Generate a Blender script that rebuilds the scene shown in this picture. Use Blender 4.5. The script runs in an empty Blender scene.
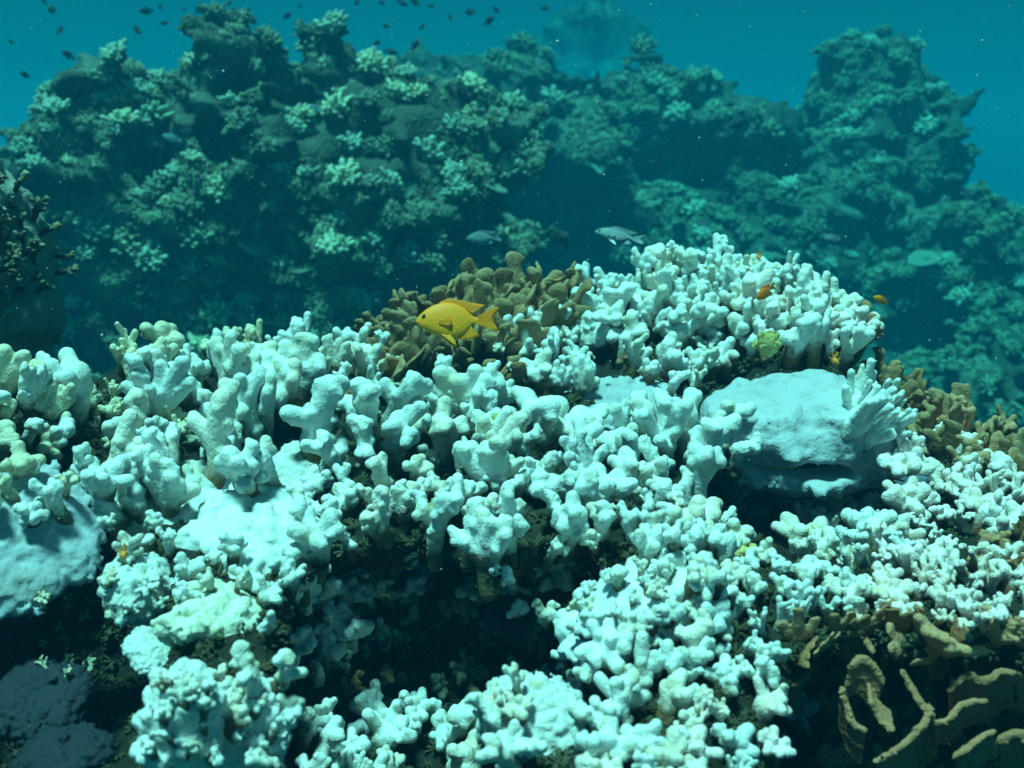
import bpy, math, random
import numpy as np
from mathutils import Vector, Matrix
from mathutils.noise import noise as pnoise
from mathutils.bvhtree import BVHTree

# ------------------------------------------------------------------ camera, world, sun, exposure
S = bpy.context.scene
COL = S.collection
W, H, F = 1024, 768, 1098.0
PITCH = math.radians(12.0)
cam_d = bpy.data.cameras.new('camera')
cam = bpy.data.objects.new('camera', cam_d)
COL.objects.link(cam)
cam.location = (0, 0, 0)
cam.rotation_euler = (math.pi/2 - PITCH, 0, 0)
cam_d.sensor_width = 36.0
cam_d.lens = 36.0 * F / W
cam_d.clip_start = 0.02
cam_d.clip_end = 500
cam_d.dof.use_dof = True
cam_d.dof.focus_distance = 1.25
cam_d.dof.aperture_fstop = 7.5
S.camera = cam

SUN_EL, SUN_AZ = 75.0, -140.0          # azimuth clockwise from +Y (straight ahead)
wd = bpy.data.worlds.new('World'); S.world = wd; wd.use_nodes = True
nt = wd.node_tree; nt.nodes.clear()
sky = nt.nodes.new('ShaderNodeTexSky'); sky.sky_type = 'NISHITA'; sky.sun_disc = False
sky.sun_elevation = math.radians(SUN_EL); sky.sun_rotation = math.radians(SUN_AZ)
tint = nt.nodes.new('ShaderNodeMix'); tint.data_type = 'RGBA'; tint.blend_type = 'MULTIPLY'
tint.inputs['Factor'].default_value = 1.0
tint.inputs[7].default_value = (0.06, 0.44, 0.46, 1)       # daylight as the water column filters it
bg = nt.nodes.new('ShaderNodeBackground'); bg.inputs['Strength'].default_value = 0.05
wo = nt.nodes.new('ShaderNodeOutputWorld')
nt.links.new(sky.outputs[0], tint.inputs[6]); nt.links.new(tint.outputs[2], bg.inputs['Color'])
nt.links.new(bg.outputs[0], wo.inputs['Surface'])
sd = bpy.data.lights.new('sun', 'SUN'); sd.energy = 5.0; sd.angle = math.radians(10.0)
sd.color = (0.60, 1.0, 0.90)
sun = bpy.data.objects.new('sun', sd); COL.objects.link(sun)
e, a = math.radians(SUN_EL), math.radians(SUN_AZ)
sdir = Vector((math.cos(e)*math.sin(a), math.cos(e)*math.cos(a), math.sin(e)))
sun.rotation_euler = sdir.to_track_quat('Z', 'Y').to_euler()
sun.location = sdir * 20
S.view_settings.view_transform = 'Standard'; S.view_settings.look = 'None'
S.view_settings.exposure = 0.38; S.view_settings.gamma = 1.0
S.render.engine = 'CYCLES'
cy = S.cycles
cy.use_denoising = True
cy.use_adaptive_sampling = True; cy.adaptive_threshold = 0.02
cy.max_bounces = 5; cy.diffuse_bounces = 3; cy.glossy_bounces = 2; cy.transmission_bounces = 2
cy.volume_bounces = 0; cy.caustics_reflective = False; cy.caustics_refractive = False
cy.sample_clamp_indirect = 6.0

# ------------------------------------------------------------------ helpers
R = random.Random(7)
cp, sp = math.cos(PITCH), math.sin(PITCH)
def ray(px, py):
    x = (px - W/2)/F; y = -(py - H/2)/F
    return Vector((x, cp + y*sp, -sp + y*cp))
def at(px, py, d):
    """world point at pixel, d = depth along the viewing axis"""
    return ray(px, py) * d
def tag(o, label=None, cat=None, group=None, kind=None):
    if label: o['label'] = label
    if cat: o['category'] = cat
    if group: o['group'] = group
    if kind: o['kind'] = kind
    return o
def empty(name, loc, label=None, cat=None, group=None):
    o = bpy.data.objects.new(name, None); COL.objects.link(o); o.location = loc
    o.empty_display_size = 0.02
    return tag(o, label, cat, group)
def put(name, me, mat=None, parent=None, mtx=None):
    o = bpy.data.objects.new(name, me); COL.objects.link(o)
    if not me.materials: me.materials.append(None)
    if mat:
        o.material_slots[0].link = 'OBJECT'; o.material_slots[0].material = mat
    if mtx is not None: o.matrix_basis = mtx
    if parent: o.parent = parent
    return o
def to_mesh(name, v, f, smooth=True):
    me = bpy.data.meshes.new(name)
    v = np.asarray(v, dtype=np.float32); f = np.asarray(f, dtype=np.int32)
    n = f.shape[1]
    me.vertices.add(len(v)); me.vertices.foreach_set('co', v.ravel())
    me.loops.add(f.size); me.loops.foreach_set('vertex_index', f.ravel())
    me.polygons.add(len(f))
    me.polygons.foreach_set('loop_start', np.arange(0, f.size, n, dtype=np.int32))
    if smooth: me.polygons.foreach_set('use_smooth', np.ones(len(f), dtype=bool))
    me.update(calc_edges=True); me.validate()
    return me

# ---- value noise
def _h(ix, iy, iz, s):
    n = (ix*374761393 + iy*668265263 + iz*2147483647 + s*974634777).astype(np.int64)
    n = (n ^ (n >> 13)) * 1274126177
    n = n & 0xffffffff
    n = (n ^ (n >> 16)) & 0xffff
    return n.astype(np.float32) / 32767.5 - 1.0
def vnoise(x, y, z, s=0):
    fx, fy, fz = np.floor(x), np.floor(y), np.floor(z)
    ix, iy, iz = fx.astype(np.int64), fy.astype(np.int64), fz.astype(np.int64)
    u, v, w = x-fx, y-fy, z-fz
    u = u*u*(3-2*u); v = v*v*(3-2*v); w = w*w*(3-2*w)
    def L(dx, dy, dz): return _h(ix+dx, iy+dy, iz+dz, s)
    a = L(0,0,0)*(1-u)+L(1,0,0)*u; b = L(0,1,0)*(1-u)+L(1,1,0)*u
    c = L(0,0,1)*(1-u)+L(1,0,1)*u; d = L(0,1,1)*(1-u)+L(1,1,1)*u
    return (a*(1-v)+b*v)*(1-w) + (c*(1-v)+d*v)*w
def fbm(x, y, z, sc, octs=3, s=0):
    o = 0; amp = 1.0
    for i in range(octs):
        o = o + amp*vnoise(x*sc+11.3*i, y*sc+5.1*i, z*sc-7.7*i, s+i); amp *= .5; sc *= 2.03
    return o

def cells(x, y, z, s=0):
    """distance to the nearest jittered point (flat arrays)"""
    ix, iy, iz = [np.floor(q).astype(np.int64) for q in (x, y, z)]; best = np.full(x.shape, 9., np.float32)
    for a in (-1,0,1):
        for b in (-1,0,1):
            for c in (-1,0,1):
                jx, jy, jz = ix+a, iy+b, iz+c
                d = (jx+.5+.42*_h(jx,jy,jz,s)-x)**2+(jy+.5+.42*_h(jx,jy,jz,s+1)-y)**2+(jz+.5+.42*_h(jx,jy,jz,s+2)-z)**2
                np.minimum(best, d, out=best)
    return np.sqrt(best)
def knobble(f, X, Y, Z, sc, amp, s=0):
    """push rounded nodules out of a surface, only near it"""
    m = np.abs(f) < amp*2.5
    d = cells(X[m]*sc, Y[m]*sc, Z[m]*sc, s)
    f[m] -= amp*(np.clip(1-d*d*1.6, 0, 1)-.35)
    return f
# ---- surface nets
def grid(lo, hi, h):
    lo = np.array(lo, float); hi = np.array(hi, float)
    n = np.ceil((hi-lo)/h).astype(int)+1
    ax = [lo[i]+h*np.arange(n[i]) for i in range(3)]
    X, Y, Z = np.meshgrid(*[a.astype(np.float32) for a in ax], indexing='ij')
    return X, Y, Z, lo, h
def nets(f, lo, h):
    ins = f < 0
    nx, ny, nz = f.shape
    c = (nx-1, ny-1, nz-1)
    cnt = np.zeros(c, np.float32); P = np.zeros(c+(3,), np.float32)
    def sl(a, dx, dy, dz): return a[dx:dx+nx-1, dy:dy+ny-1, dz:dz+nz-1]
    for ax in range(3):
        o1, o2 = [k for k in range(3) if k != ax]
        for b1 in (0, 1):
            for b2 in (0, 1):
                d0 = [0,0,0]; d0[o1] = b1; d0[o2] = b2
                d1 = list(d0); d1[ax] = 1
                A, B = sl(f, *d0), sl(f, *d1)
                m = sl(ins, *d0) != sl(ins, *d1)
                t = np.where(m, A/np.where(m, A-B, 1), 0)
                cnt += m
                P[..., ax] += np.where(m, t, 0)
                P[..., o1] += m*b1; P[..., o2] += m*b2
    act = cnt > 0
    idx = -np.ones(c, np.int64); k = np.argwhere(act); idx[act] = np.arange(len(k))
    V = (k + P[act]/cnt[act][:, None])*h + lo
    Q = []
    for ax in range(3):
        o1, o2 = (ax+1) % 3, (ax+2) % 3
        s0 = [slice(1,-1)]*3; s0[ax] = slice(0, -1)
        s1 = [slice(1,-1)]*3; s1[ax] = slice(1, None)
        a0, a1 = ins[tuple(s0)], ins[tuple(s1)]
        e = np.argwhere(a0 != a1)
        if not len(e): continue
        fl = a0[tuple(e.T)]
        e = e.copy(); e[:, o1] += 1; e[:, o2] += 1
        def cell(d1, d2):
            q = e.copy(); q[:, o1] -= d1; q[:, o2] -= d2
            return idx[q[:,0], q[:,1], q[:,2]]
        q = np.stack([cell(1,1), cell(0,1), cell(0,0), cell(1,0)], 1)
        q[~fl] = q[~fl][:, ::-1]
        Q.append(q)
    Q = np.concatenate(Q)
    Q = Q[(Q >= 0).all(1)]
    return V, Q
def biggest(V, Q):
    """keep the largest connected piece"""
    lab = np.arange(len(V)); E = np.concatenate([Q[:, [0,1]], Q[:, [1,2]], Q[:, [2,3]]])
    for _ in range(400):
        m = np.minimum(lab[E[:,0]], lab[E[:,1]]); old = lab.copy()
        np.minimum.at(lab, E[:,0], m); np.minimum.at(lab, E[:,1], m); lab = lab[lab]
        if (lab == old).all(): break
    u, c = np.unique(lab, return_counts=True); keep = lab == u[c.argmax()]
    idx = np.cumsum(keep)-1
    return V[keep], idx[Q[keep[Q].all(1)]]
def smin(a, b, k):
    h = np.clip(.5+.5*(b-a)/k, 0, 1)
    return b*(1-h)+a*h-k*h*(1-h)
def capsule(X, Y, Z, p, q, r0, r1):
    p = np.array(p, float); q = np.array(q, float); d = q-p; L = max(float(d@d), 1e-9)
    t = np.clip(((X-p[0])*d[0]+(Y-p[1])*d[1]+(Z-p[2])*d[2])/L, 0, 1)
    return np.sqrt((X-p[0]-t*d[0])**2+(Y-p[1]-t*d[1])**2+(Z-p[2]-t*d[2])**2) - (r0+(r1-r0)*t)
def ell(X, Y, Z, c, r):
    k = np.sqrt(((X-c[0])/r[0])**2+((Y-c[1])/r[1])**2+((Z-c[2])/r[2])**2)
    return (k-1)*min(r)
def caps_mesh(name, caps, k, h, ysc=1.0, noise=.012, nsc=9, seed=0, nod=(5.5,.045)):
    pts = np.array([c[0] for c in caps]+[c[1] for c in caps]); rm = max(max(c[2], c[3]) for c in caps)+3*h
    X, Y, Z, lo, h = grid(pts.min(0)-rm, pts.max(0)+rm, h)
    f = None
    for p, q, r0, r1 in caps:
        d = capsule(X, Y, Z, p, q, r0, r1)
        f = d if f is None else smin(f, d, k)
    f = f + noise*vnoise(X*nsc*.7, Y*nsc*.7, Z*nsc*.7, seed)
    if nod: f = knobble(f, X, Y, Z, nod[0], nod[1], seed)
    v, q = nets(f, lo, h)
    v[:, 1] *= ysc
    return to_mesh(name, v, q)

# ------------------------------------------------------------------ materials
def new_mat(name):
    m = bpy.data.materials.new(name); m.use_nodes = True
    t = m.node_tree; b = t.nodes['Principled BSDF']
    return m, t, b
def nz(t, vec, scale, detail=3, rough=.55):
    n = t.nodes.new('ShaderNodeTexNoise'); n.inputs['Scale'].default_value = scale
    n.inputs['Detail'].default_value = detail; n.inputs['Roughness'].default_value = rough
    t.links.new(vec, n.inputs['Vector']); return n.outputs['Fac']
def ramp(t, fac, stops):
    r = t.nodes.new('ShaderNodeValToRGB')
    while len(r.color_ramp.elements) < len(stops): r.color_ramp.elements.new(.5)
    for el, (p, c) in zip(r.color_ramp.elements, stops):
        el.position = p; el.color = (*c, 1) if len(c) == 3 else c
    t.links.new(fac, r.inputs['Fac']); return r.outputs['Color']
def mathn(t, op, a, b=None, c=None):
    n = t.nodes.new('ShaderNodeMath'); n.operation = op
    for i, v in enumerate((a, b, c)):
        if v is None: continue
        if isinstance(v, (int, float)): n.inputs[i].default_value = v
        else: t.links.new(v, n.inputs[i])
    return n.outputs[0]
def mix(t, fac, a, b, mode='MIX'):
    n = t.nodes.new('ShaderNodeMix'); n.data_type = 'RGBA'; n.blend_type = mode
    for s, v in ((n.inputs['Factor'], fac), (n.inputs[6], a), (n.inputs[7], b)):
        if isinstance(v, (int, float)): s.default_value = v
        elif isinstance(v, tuple): s.default_value = (*v, 1)
        else: t.links.new(v, s)
    return n.outputs[2]
def coords(t, shift=True):
    tc = t.nodes.new('ShaderNodeTexCoord'); oi = t.nodes.new('ShaderNodeObjectInfo')
    va = t.nodes.new('ShaderNodeVectorMath'); va.operation = 'MULTIPLY_ADD'
    t.links.new(oi.outputs['Random'], va.inputs[0]); va.inputs[1].default_value = (37, 17, 53)
    t.links.new(tc.outputs['Object'], va.inputs[2])
    sx = t.nodes.new('ShaderNodeSeparateXYZ'); t.links.new(tc.outputs['Object'], sx.inputs[0])
    return va.outputs[0], sx.outputs['Z'], oi.outputs['Random']
def bump(t, b, hgt, dist, strength=.6):
    n = t.nodes.new('ShaderNodeBump'); n.inputs['Distance'].default_value = dist
    n.inputs['Strength'].default_value = strength
    t.links.new(hgt, n.inputs['Height']); t.links.new(n.outputs[0], b.inputs['Normal'])

def coral_mat(name, tip, tip2, base, z0, z1, scale=1.0, rough=.75, spots=.25, sss=.0, film=(.60,.52,.31)):
    """live/bleached tissue over an algae-grown foot; z0..z1: where the tissue starts along the branch"""
    m, t, b = new_mat(name); v, z, rnd = coords(t)
    n1 = nz(t, v, 2.2*scale, 1); n2 = nz(t, v, 26*scale, 1); n3 = nz(t, v, 7*scale, 2)
    tissue = mix(t, ramp(t, mathn(t, 'ADD', mathn(t, 'MULTIPLY', n1, .6), mathn(t, 'MULTIPLY', rnd, .5)),
                         [(.25, (0,0,0)), (.75, (1,1,1))]), tip, tip2)
    sp_ = ramp(t, n3, [(.60, (0,0,0)), (.72, (1,1,1))])
    tissue = mix(t, mathn(t, 'MULTIPLY', sp_, spots), tissue, base)
    n5 = nz(t, v, 1.1*scale, 3, .7)
    tissue = mix(t, mathn(t, 'MULTIPLY', ramp(t, n5, [(.48, (0,0,0)), (.70, (1,1,1))]), .6), tissue, film)
    n6 = nz(t, v, 15*scale, 2, .6)
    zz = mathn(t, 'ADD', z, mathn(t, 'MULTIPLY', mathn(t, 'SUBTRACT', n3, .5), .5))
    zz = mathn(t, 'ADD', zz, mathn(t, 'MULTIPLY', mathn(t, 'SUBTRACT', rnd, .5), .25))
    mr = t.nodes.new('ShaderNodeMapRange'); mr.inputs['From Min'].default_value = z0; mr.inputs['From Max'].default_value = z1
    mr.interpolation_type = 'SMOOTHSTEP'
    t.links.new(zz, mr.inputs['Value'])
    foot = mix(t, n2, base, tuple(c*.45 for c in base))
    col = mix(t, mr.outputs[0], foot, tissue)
    t.links.new(col, b.inputs['Base Color'])
    b.inputs['Roughness'].default_value = rough; b.inputs['Specular IOR Level'].default_value = .2
    if sss: b.inputs['Subsurface Weight'].default_value = sss; b.inputs['Subsurface Radius'].default_value = (.01,.01,.008); b.inputs['Subsurface Scale'].default_value = .4
    h = mathn(t, 'ADD', mathn(t, 'ADD', mathn(t, 'MULTIPLY', n2, .5), n3), mathn(t, 'MULTIPLY', n6, 1.1))
    bump(t, b, h, .0032, .5)
    return m
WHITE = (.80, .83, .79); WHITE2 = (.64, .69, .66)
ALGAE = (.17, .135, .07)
M_white = coral_mat('bleached_coral', WHITE, WHITE2, ALGAE, .16, .52, sss=.25)  # algae on the foot, taken higher so its colour also paints dark crevices
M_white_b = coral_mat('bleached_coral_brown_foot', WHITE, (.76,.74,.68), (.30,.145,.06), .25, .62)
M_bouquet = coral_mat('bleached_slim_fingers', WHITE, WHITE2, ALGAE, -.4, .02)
M_pale = coral_mat('bleached_coral_lens_tint', (.92,.80,.76), (.82,.68,.60), (.36,.16,.07), .14, .5, film=(.62,.42,.26))  # warmer base colour stands in for the lens colour shift towards the right
M_cream = coral_mat('half_bleached_coral', (.74,.68,.50), (.62,.58,.42), ALGAE, .05, .45)
M_blush = coral_mat('faintly_tinted_coral', (.84,.76,.66), (.72,.68,.58), (.26,.15,.07), .18, .56, film=(.55,.42,.24))
M_tan = coral_mat('brown_coral', (.40,.185,.08), (.56,.30,.16), (.13,.06,.028), .0, .5, spots=.3, film=(.30,.15,.06))
M_frond = coral_mat('brown_leafy_coral', (.29,.165,.075), (.44,.275,.14), (.085,.05,.025), .1, .7, spots=.35, film=(.22,.13,.05))
M_dull = coral_mat('dull_far_coral', (.34,.38,.25), (.50,.54,.42), (.09,.08,.045), .1, .6, scale=.6, spots=.3, film=(.22,.22,.12))
M_dark = coral_mat('dark_coral_pale_tips', (.42,.40,.27), (.26,.23,.13), (.035,.028,.018), .45, .95, spots=.2, film=(.10,.08,.04))

def mass_mat(name, c1, c2, stain, scale=14., stain_amt=.5, bd=.004):
    m, t, b = new_mat(name); v, z, rnd = coords(t)
    n1 = nz(t, v, scale*.5, 2); n2 = nz(t, v, scale*16, 1); n3 = nz(t, v, scale*2.4, 2); n4 = nz(t, v, scale*.9, 3, .65)
    col = mix(t, n1, c1, c2)
    col = mix(t, mathn(t, 'MULTIPLY', ramp(t, n4, [(.52, (0,0,0)), (.68, (1,1,1))]), stain_amt), col, stain)
    col = mix(t, ramp(t, n3, [(.66, (0,0,0)), (.72, (.6,.6,.6))]), col, stain)
    t.links.new(col, b.inputs['Base Color'])
    b.inputs['Roughness'].default_value = .8; b.inputs['Specular IOR Level'].default_value = .2
    bump(t, b, mathn(t, 'ADD', mathn(t, 'MULTIPLY', n2, .4), mathn(t, 'MULTIPLY', n3, 1.2)), bd, .6)
    return m
M_mass = mass_mat('bleached_massive_coral', (.50,.53,.54), (.37,.41,.44), (.27,.28,.26), 12, .5, .007)
M_crust = mass_mat('encrusting_coral', (.70,.73,.69), (.52,.57,.54), (.38,.35,.19), 14, .6, .007)
M_plate_shade = mass_mat('shade_dark_plate_coral', (.028,.038,.048), (.013,.018,.026), (.014,.014,.012), 12, .5, .010)  # shade of the corner and cave put into a near-black base colour
M_crust_dim = mass_mat('vignette_dim_plate_coral', (.46,.52,.54), (.34,.40,.44), (.26,.24,.16), 14, .5)  # lens vignetting at the left edge painted in as a dimmer colour
M_brownplate = mass_mat('brown_plate_coral', (.34,.145,.065), (.52,.25,.13), (.16,.065,.03), 30, .6, .006)
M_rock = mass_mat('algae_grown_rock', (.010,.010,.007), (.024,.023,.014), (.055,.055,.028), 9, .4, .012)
M_bgrock = mass_mat('far_reef_rock', (.035,.035,.024), (.10,.10,.065), (.26,.27,.20), 3.2, .6, .07)
M_algae = mass_mat('yellow_green_algae', (.46,.36,.08), (.62,.55,.26), (.12,.10,.02), 20, .5, .006)

# ------------------------------------------------------------------ foreground reef rock (terrain)
CTL = [ # px, py, depth of the rock surface
 (-260,420,1.25),(-120,420,1.25),(0,395,1.22),(60,408,1.28),(140,355,1.46),(230,368,1.5),(300,355,1.62),(360,366,1.66),(385,350,1.72),(425,314,1.78),
 (480,294,1.82),(550,300,1.84),(640,280,1.78),(725,258,1.74),(800,285,1.68),(860,345,1.60),(930,425,1.52),(1000,445,1.5),(1150,450,1.5),(1290,450,1.5),
 (-150,540,1.06),(0,520,1.07),(100,490,1.16),(200,465,1.27),(270,470,1.24),(340,455,1.32),(420,450,1.36),(490,440,1.38),(410,395,1.56),
 (560,410,1.47),(640,410,1.45),(700,345,1.62),(600,345,1.68),(770,390,1.52),(830,450,1.38),(790,520,1.28),(900,490,1.36),(1000,510,1.32),(1160,520,1.3),
 (-150,660,.92),(0,640,.93),(130,575,.97),(250,545,1.02),(330,530,1.06),(430,515,1.11),(540,505,1.13),(640,515,1.13),(720,550,1.10),(820,570,1.10),(920,570,1.08),(1024,590,1.05),(1180,600,1.04),
 (200,650,.89),(300,615,.93),(450,580,.99),(600,610,.95),(700,630,.93),(800,650,.92),(900,670,.9),(1024,670,.9),(1180,680,.9),
 (-150,800,.84),(0,800,.84),(150,800,.82),(250,790,.82),(400,785,.83),(520,775,.81),(610,765,.78),(690,765,.78),(770,790,.82),(900,800,.85),(1024,800,.85),(1200,800,.85),
 (930,475,1.75),(1010,485,1.75),(885,430,1.85),(1150,490,1.75),(60,450,1.52),(0,445,1.5),(-120,450,1.5)]
P3 = [tuple(at(*c)) for c in CTL]
for x in np.linspace(-1.5, 1.5, 9):
    P3 += [(x, .42, -.68), (x, .25, -.85), (x, 2.25, -.75), (x, 2.7, -1.0)]
for y in (.7, 1.1, 1.5, 1.9): P3 += [(-1.5, y, -.55), (1.6, y, -.55)]
P3 = np.array(P3)
def tps_fit(P, lam=2e-4):
    d = np.sqrt(((P[:, None, :2]-P[None, :, :2])**2).sum(-1)); K = np.where(d > 0, d*d*np.log(d+1e-9), 0)
    n = len(P); A = np.zeros((n+3, n+3)); A[:n,:n] = K+lam*np.eye(n)
    A[:n,n] = 1; A[:n,n+1:] = P[:, :2]; A[n,:n] = 1; A[n+1:,:n] = P[:, :2].T
    return np.linalg.solve(A, np.concatenate([P[:,2], np.zeros(3)]))
TW = tps_fit(P3)
def hgt(x, y):
    sh = x.shape; x = x.ravel().astype(float); y = y.ravel().astype(float)
    d = np.sqrt((x[:,None]-P3[None,:,0])**2+(y[:,None]-P3[None,:,1])**2)
    n = len(P3)
    r = np.where(d > 0, d*d*np.log(d+1e-9), 0)@TW[:n] + TW[n] + x*TW[n+1] + y*TW[n+2]
    return r.reshape(sh)
CAVES = [ # px, py, depth, radii (x,y,z)
 (445,676,1.03,(.15,.22,.095)), (350,650,1.0,(.07,.16,.075)), (560,660,1.0,(.07,.18,.08)),
 (70,650,1.00,(.085,.20,.105)), (28,472,1.14,(.03,.09,.03)), (130,690,.92,(.04,.14,.08)),
 (785,505,1.40,(.14,.17,.045)), (720,508,1.34,(.04,.12,.035)),
 (885,725,.98,(.14,.20,.085)), (975,715,.96,(.08,.18,.065)), (800,745,.92,(.05,.14,.06)),
 (330,715,.90,(.04,.14,.06)),
 (150,418,1.45,(.07,.08,.035)), (892,460,1.48,(.05,.12,.07)), (500,400,1.62,(.07,.10,.05)), (345,403,1.62,(.06,.08,.04)), (430,400,1.62,(.06,.10,.04)),
 (690,352,1.62,(.06,.05,.04)), (420,478,1.30,(.06,.08,.03)), (230,520,1.18,(.02,.06,.03)), (860,372,1.6,(.03,.08,.03))]
X, Y, Z, lo, h = grid((-1.5, .28, -1.0), (1.6, 2.6, .08), .016)
Hh = hgt(X[:, :, 0], Y[:, :, 0])
f = (Z - Hh[:, :, None].astype(np.float32)) * .8
nb = np.abs(f) < .12
f[nb] += .022*fbm(X[nb], Y[nb], Z[nb], 9.0, 3, 3) + .012*np.abs(vnoise(X[nb]*31, Y[nb]*31, Z[nb]*31, 9))
for px, py, d, r in CAVES:
    c = at(px, py, d)
    b0 = [max(0, int((c[i]-r[i]*1.6-lo[i])/h)) for i in range(3)]; b1 = [max(0, int((c[i]+r[i]*1.6-lo[i])/h)+1) for i in range(3)]
    sl = tuple(slice(b0[i], b1[i]) for i in range(3)); x_, y_, z_ = X[sl], Y[sl], Z[sl]
    cv = ell(x_, y_, z_, c, r) + .014*vnoise(x_*22, y_*22, z_*22, 4)
    f[sl] = -smin(-f[sl], cv, .02)
rv, rq = nets(f, lo, h)
rock_me = to_mesh('reef_rock', rv, rq)
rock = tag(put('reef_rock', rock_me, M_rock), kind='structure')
BV = BVHTree.FromPolygons([Vector(p) for p in rv.tolist()], rq.tolist())
def hit(px, py, bv=None):
    d = ray(px, py); L = d.length
    loc, nrm, i, dist = (bv or BV).ray_cast(Vector((0,0,0)), d.normalized())
    if loc is None: return None
    return loc, nrm, dist/L

# seabed sheet far out under everything
n = 60
gx, gy = np.meshgrid(np.linspace(-30, 30, n), np.linspace(-8, 45, n), indexing='ij')
gz = -1.75 + .25*vnoise(gx*.4, gy*.4, gx*0, 2) + .1*vnoise(gx*1.3, gy*1.3, gx*0, 5)
gi = np.arange(n*n).reshape(n, n)
gq = np.stack([gi[:-1,:-1], gi[1:,:-1], gi[1:,1:], gi[:-1,1:]], -1).reshape(-1, 4)
tag(put('seabed', to_mesh('seabed', np.stack([gx, gy, gz], -1).reshape(-1, 3), gq), M_bgrock), kind='structure')

# ------------------------------------------------------------------ branch library
def U(a, b): return R.uniform(a, b)
def knobs(c, n, zmin=.15, r=(.065,.105), out=.75):
    """rounded nodules budding from the capsules already in c"""
    base = list(c)
    for _ in range(n):
        p, q, r0, r1 = R.choice(base); t = U(0,1)**.7; a = Vector(p).lerp(Vector(q), t); rad = r0+(r1-r0)*t
        if a.z < zmin: continue
        d = Vector((U(-1,1), U(-1,1), U(-.5,1.1))).normalized(); k = U(*r)
        c.append((tuple(a+d*rad*.5), tuple(a+d*(rad*out+k*.35)), k, k*U(.8,1.0)))
def gen_club():
    c = []; top = Vector((U(-.1,.1), U(-.1,.1), U(.55,.7)))
    r = U(.105,.135); c.append(((0,0,-.15), tuple(top), r*1.15, r))
    for i in range(R.randint(3,5)):
        tt = U(.35,1.0); p = top*tt; an = U(0, 6.28)
        q = p + Vector((math.cos(an)*U(.14,.32), math.sin(an)*U(.14,.32), U(.12,.32)))
        rr = U(.075,.105); c.append((tuple(p), tuple(q), rr, rr))
    knobs(c, 30, .15, (.05,.085))
    return caps_mesh('club', c, .026, .030, 1, .010, 9, R.randint(0,999), None)
def gen_fork():
    c = []; s = Vector((U(-.08,.08), U(-.08,.08), U(.2,.35))); c.append(((0,0,-.15), tuple(s), .11, .11))
    nb = R.randint(3,5); a0 = U(0,6.28)
    for i in range(nb):
        an = a0+i*6.28/nb+U(-.4,.4); sp_ = U(.14,.40)
        q = s + Vector((math.cos(an)*sp_, math.sin(an)*sp_, U(.3,.6))); rr = U(.065,.085)
        c.append((tuple(s), tuple(q), rr*1.05, rr))
        for k in range(R.randint(1,3)):
            p = s.lerp(q, U(.45,.95)); a2 = U(0,6.28)
            w = p+Vector((math.cos(a2)*.15, math.sin(a2)*.15, U(.08,.2))); c.append((tuple(p), tuple(w), rr*.9, rr*U(.7,.9)))
    knobs(c, 22, .2, (.04,.065))
    return caps_mesh('fork', c, .028, .031, 1, .008, 11, R.randint(0,999), None)
def gen_fan():
    c = []; c.append(((0,0,-.15), (0,0,.35), .13, .15)); nl = R.randint(5,7)
    for i in range(nl):
        an = (i/(nl-1)-.5)*U(1.7,2.1)+U(-.1,.1); L = U(.7,1.0); b = Vector((0,0,.18)); y = U(-.16,.16)
        q = b+Vector((math.sin(an)*L*.62, y, math.cos(an)*L*.8)); rr = U(.08,.11)
        c.append(((0,0,.25), tuple(q), .15, rr))
    knobs(c, 48, .2, (.05,.085))
    return caps_mesh('fan', c, .028, .031, .85, .012, 8, R.randint(0,999), None)
def gen_bunch():
    c = [((0,0,-.15), (0,0,.15), .2, .22)]
    for i in range(R.randint(9,13)):
        an = U(0,6.28); sp_ = U(.05,.42)**1.0; q = Vector((math.cos(an)*sp_, math.sin(an)*sp_*.8, U(.65,1.0)-sp_*.5)); rr = U(.055,.075)
        c.append(((q.x*.35, q.y*.35, .05), tuple(q), rr*1.15, rr))
    return caps_mesh('bunch', c, .035, .032, 1, .008, 12, R.randint(0,999), (7,.02))
def gen_nub():
    c = [((0,0,-.1), (0,0,.35), .2, .24)]
    for i in range(R.randint(8,12)):
        d = Vector((U(-1,1), U(-1,1), U(-.1,1))).normalized(); p = Vector((0,0,.35))
        q = p+d*U(.32,.55); rr = U(.09,.14); c.append((tuple(p+d*.2), tuple(q), rr*.95, rr))
    knobs(c, 22, .15, (.06,.09))
    return caps_mesh('nub', c, .026, .034, 1, .012, 9, R.randint(0,999), None)
def gen_twig():
    """slender irregular arm of stacked knobs, leaning over"""
    c = []; p = Vector((0,0,-.15)); d = Vector((U(-.25,.25), U(-.25,.25), 1)).normalized(); r = U(.10,.125)
    for i in range(5):
        q = p + d*U(.19,.25); c.append((tuple(p), tuple(q), r*U(.9,1.1), r*U(.85,1.1)))
        if i in (2, 3) and R.random() < .7:
            an = U(0,6.28); c.append((tuple(q), tuple(q+Vector((math.cos(an)*.25, math.sin(an)*.25, U(.1,.25)))), r*.9, r*.8))
        d = (d+Vector((U(-.35,.35), U(-.35,.35), .1))).normalized(); p = q
    knobs(c, 32, .15, (.05,.085))
    return caps_mesh('twig', c, .026, .031, 1, .010, 10, R.randint(0,999), None)
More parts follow.
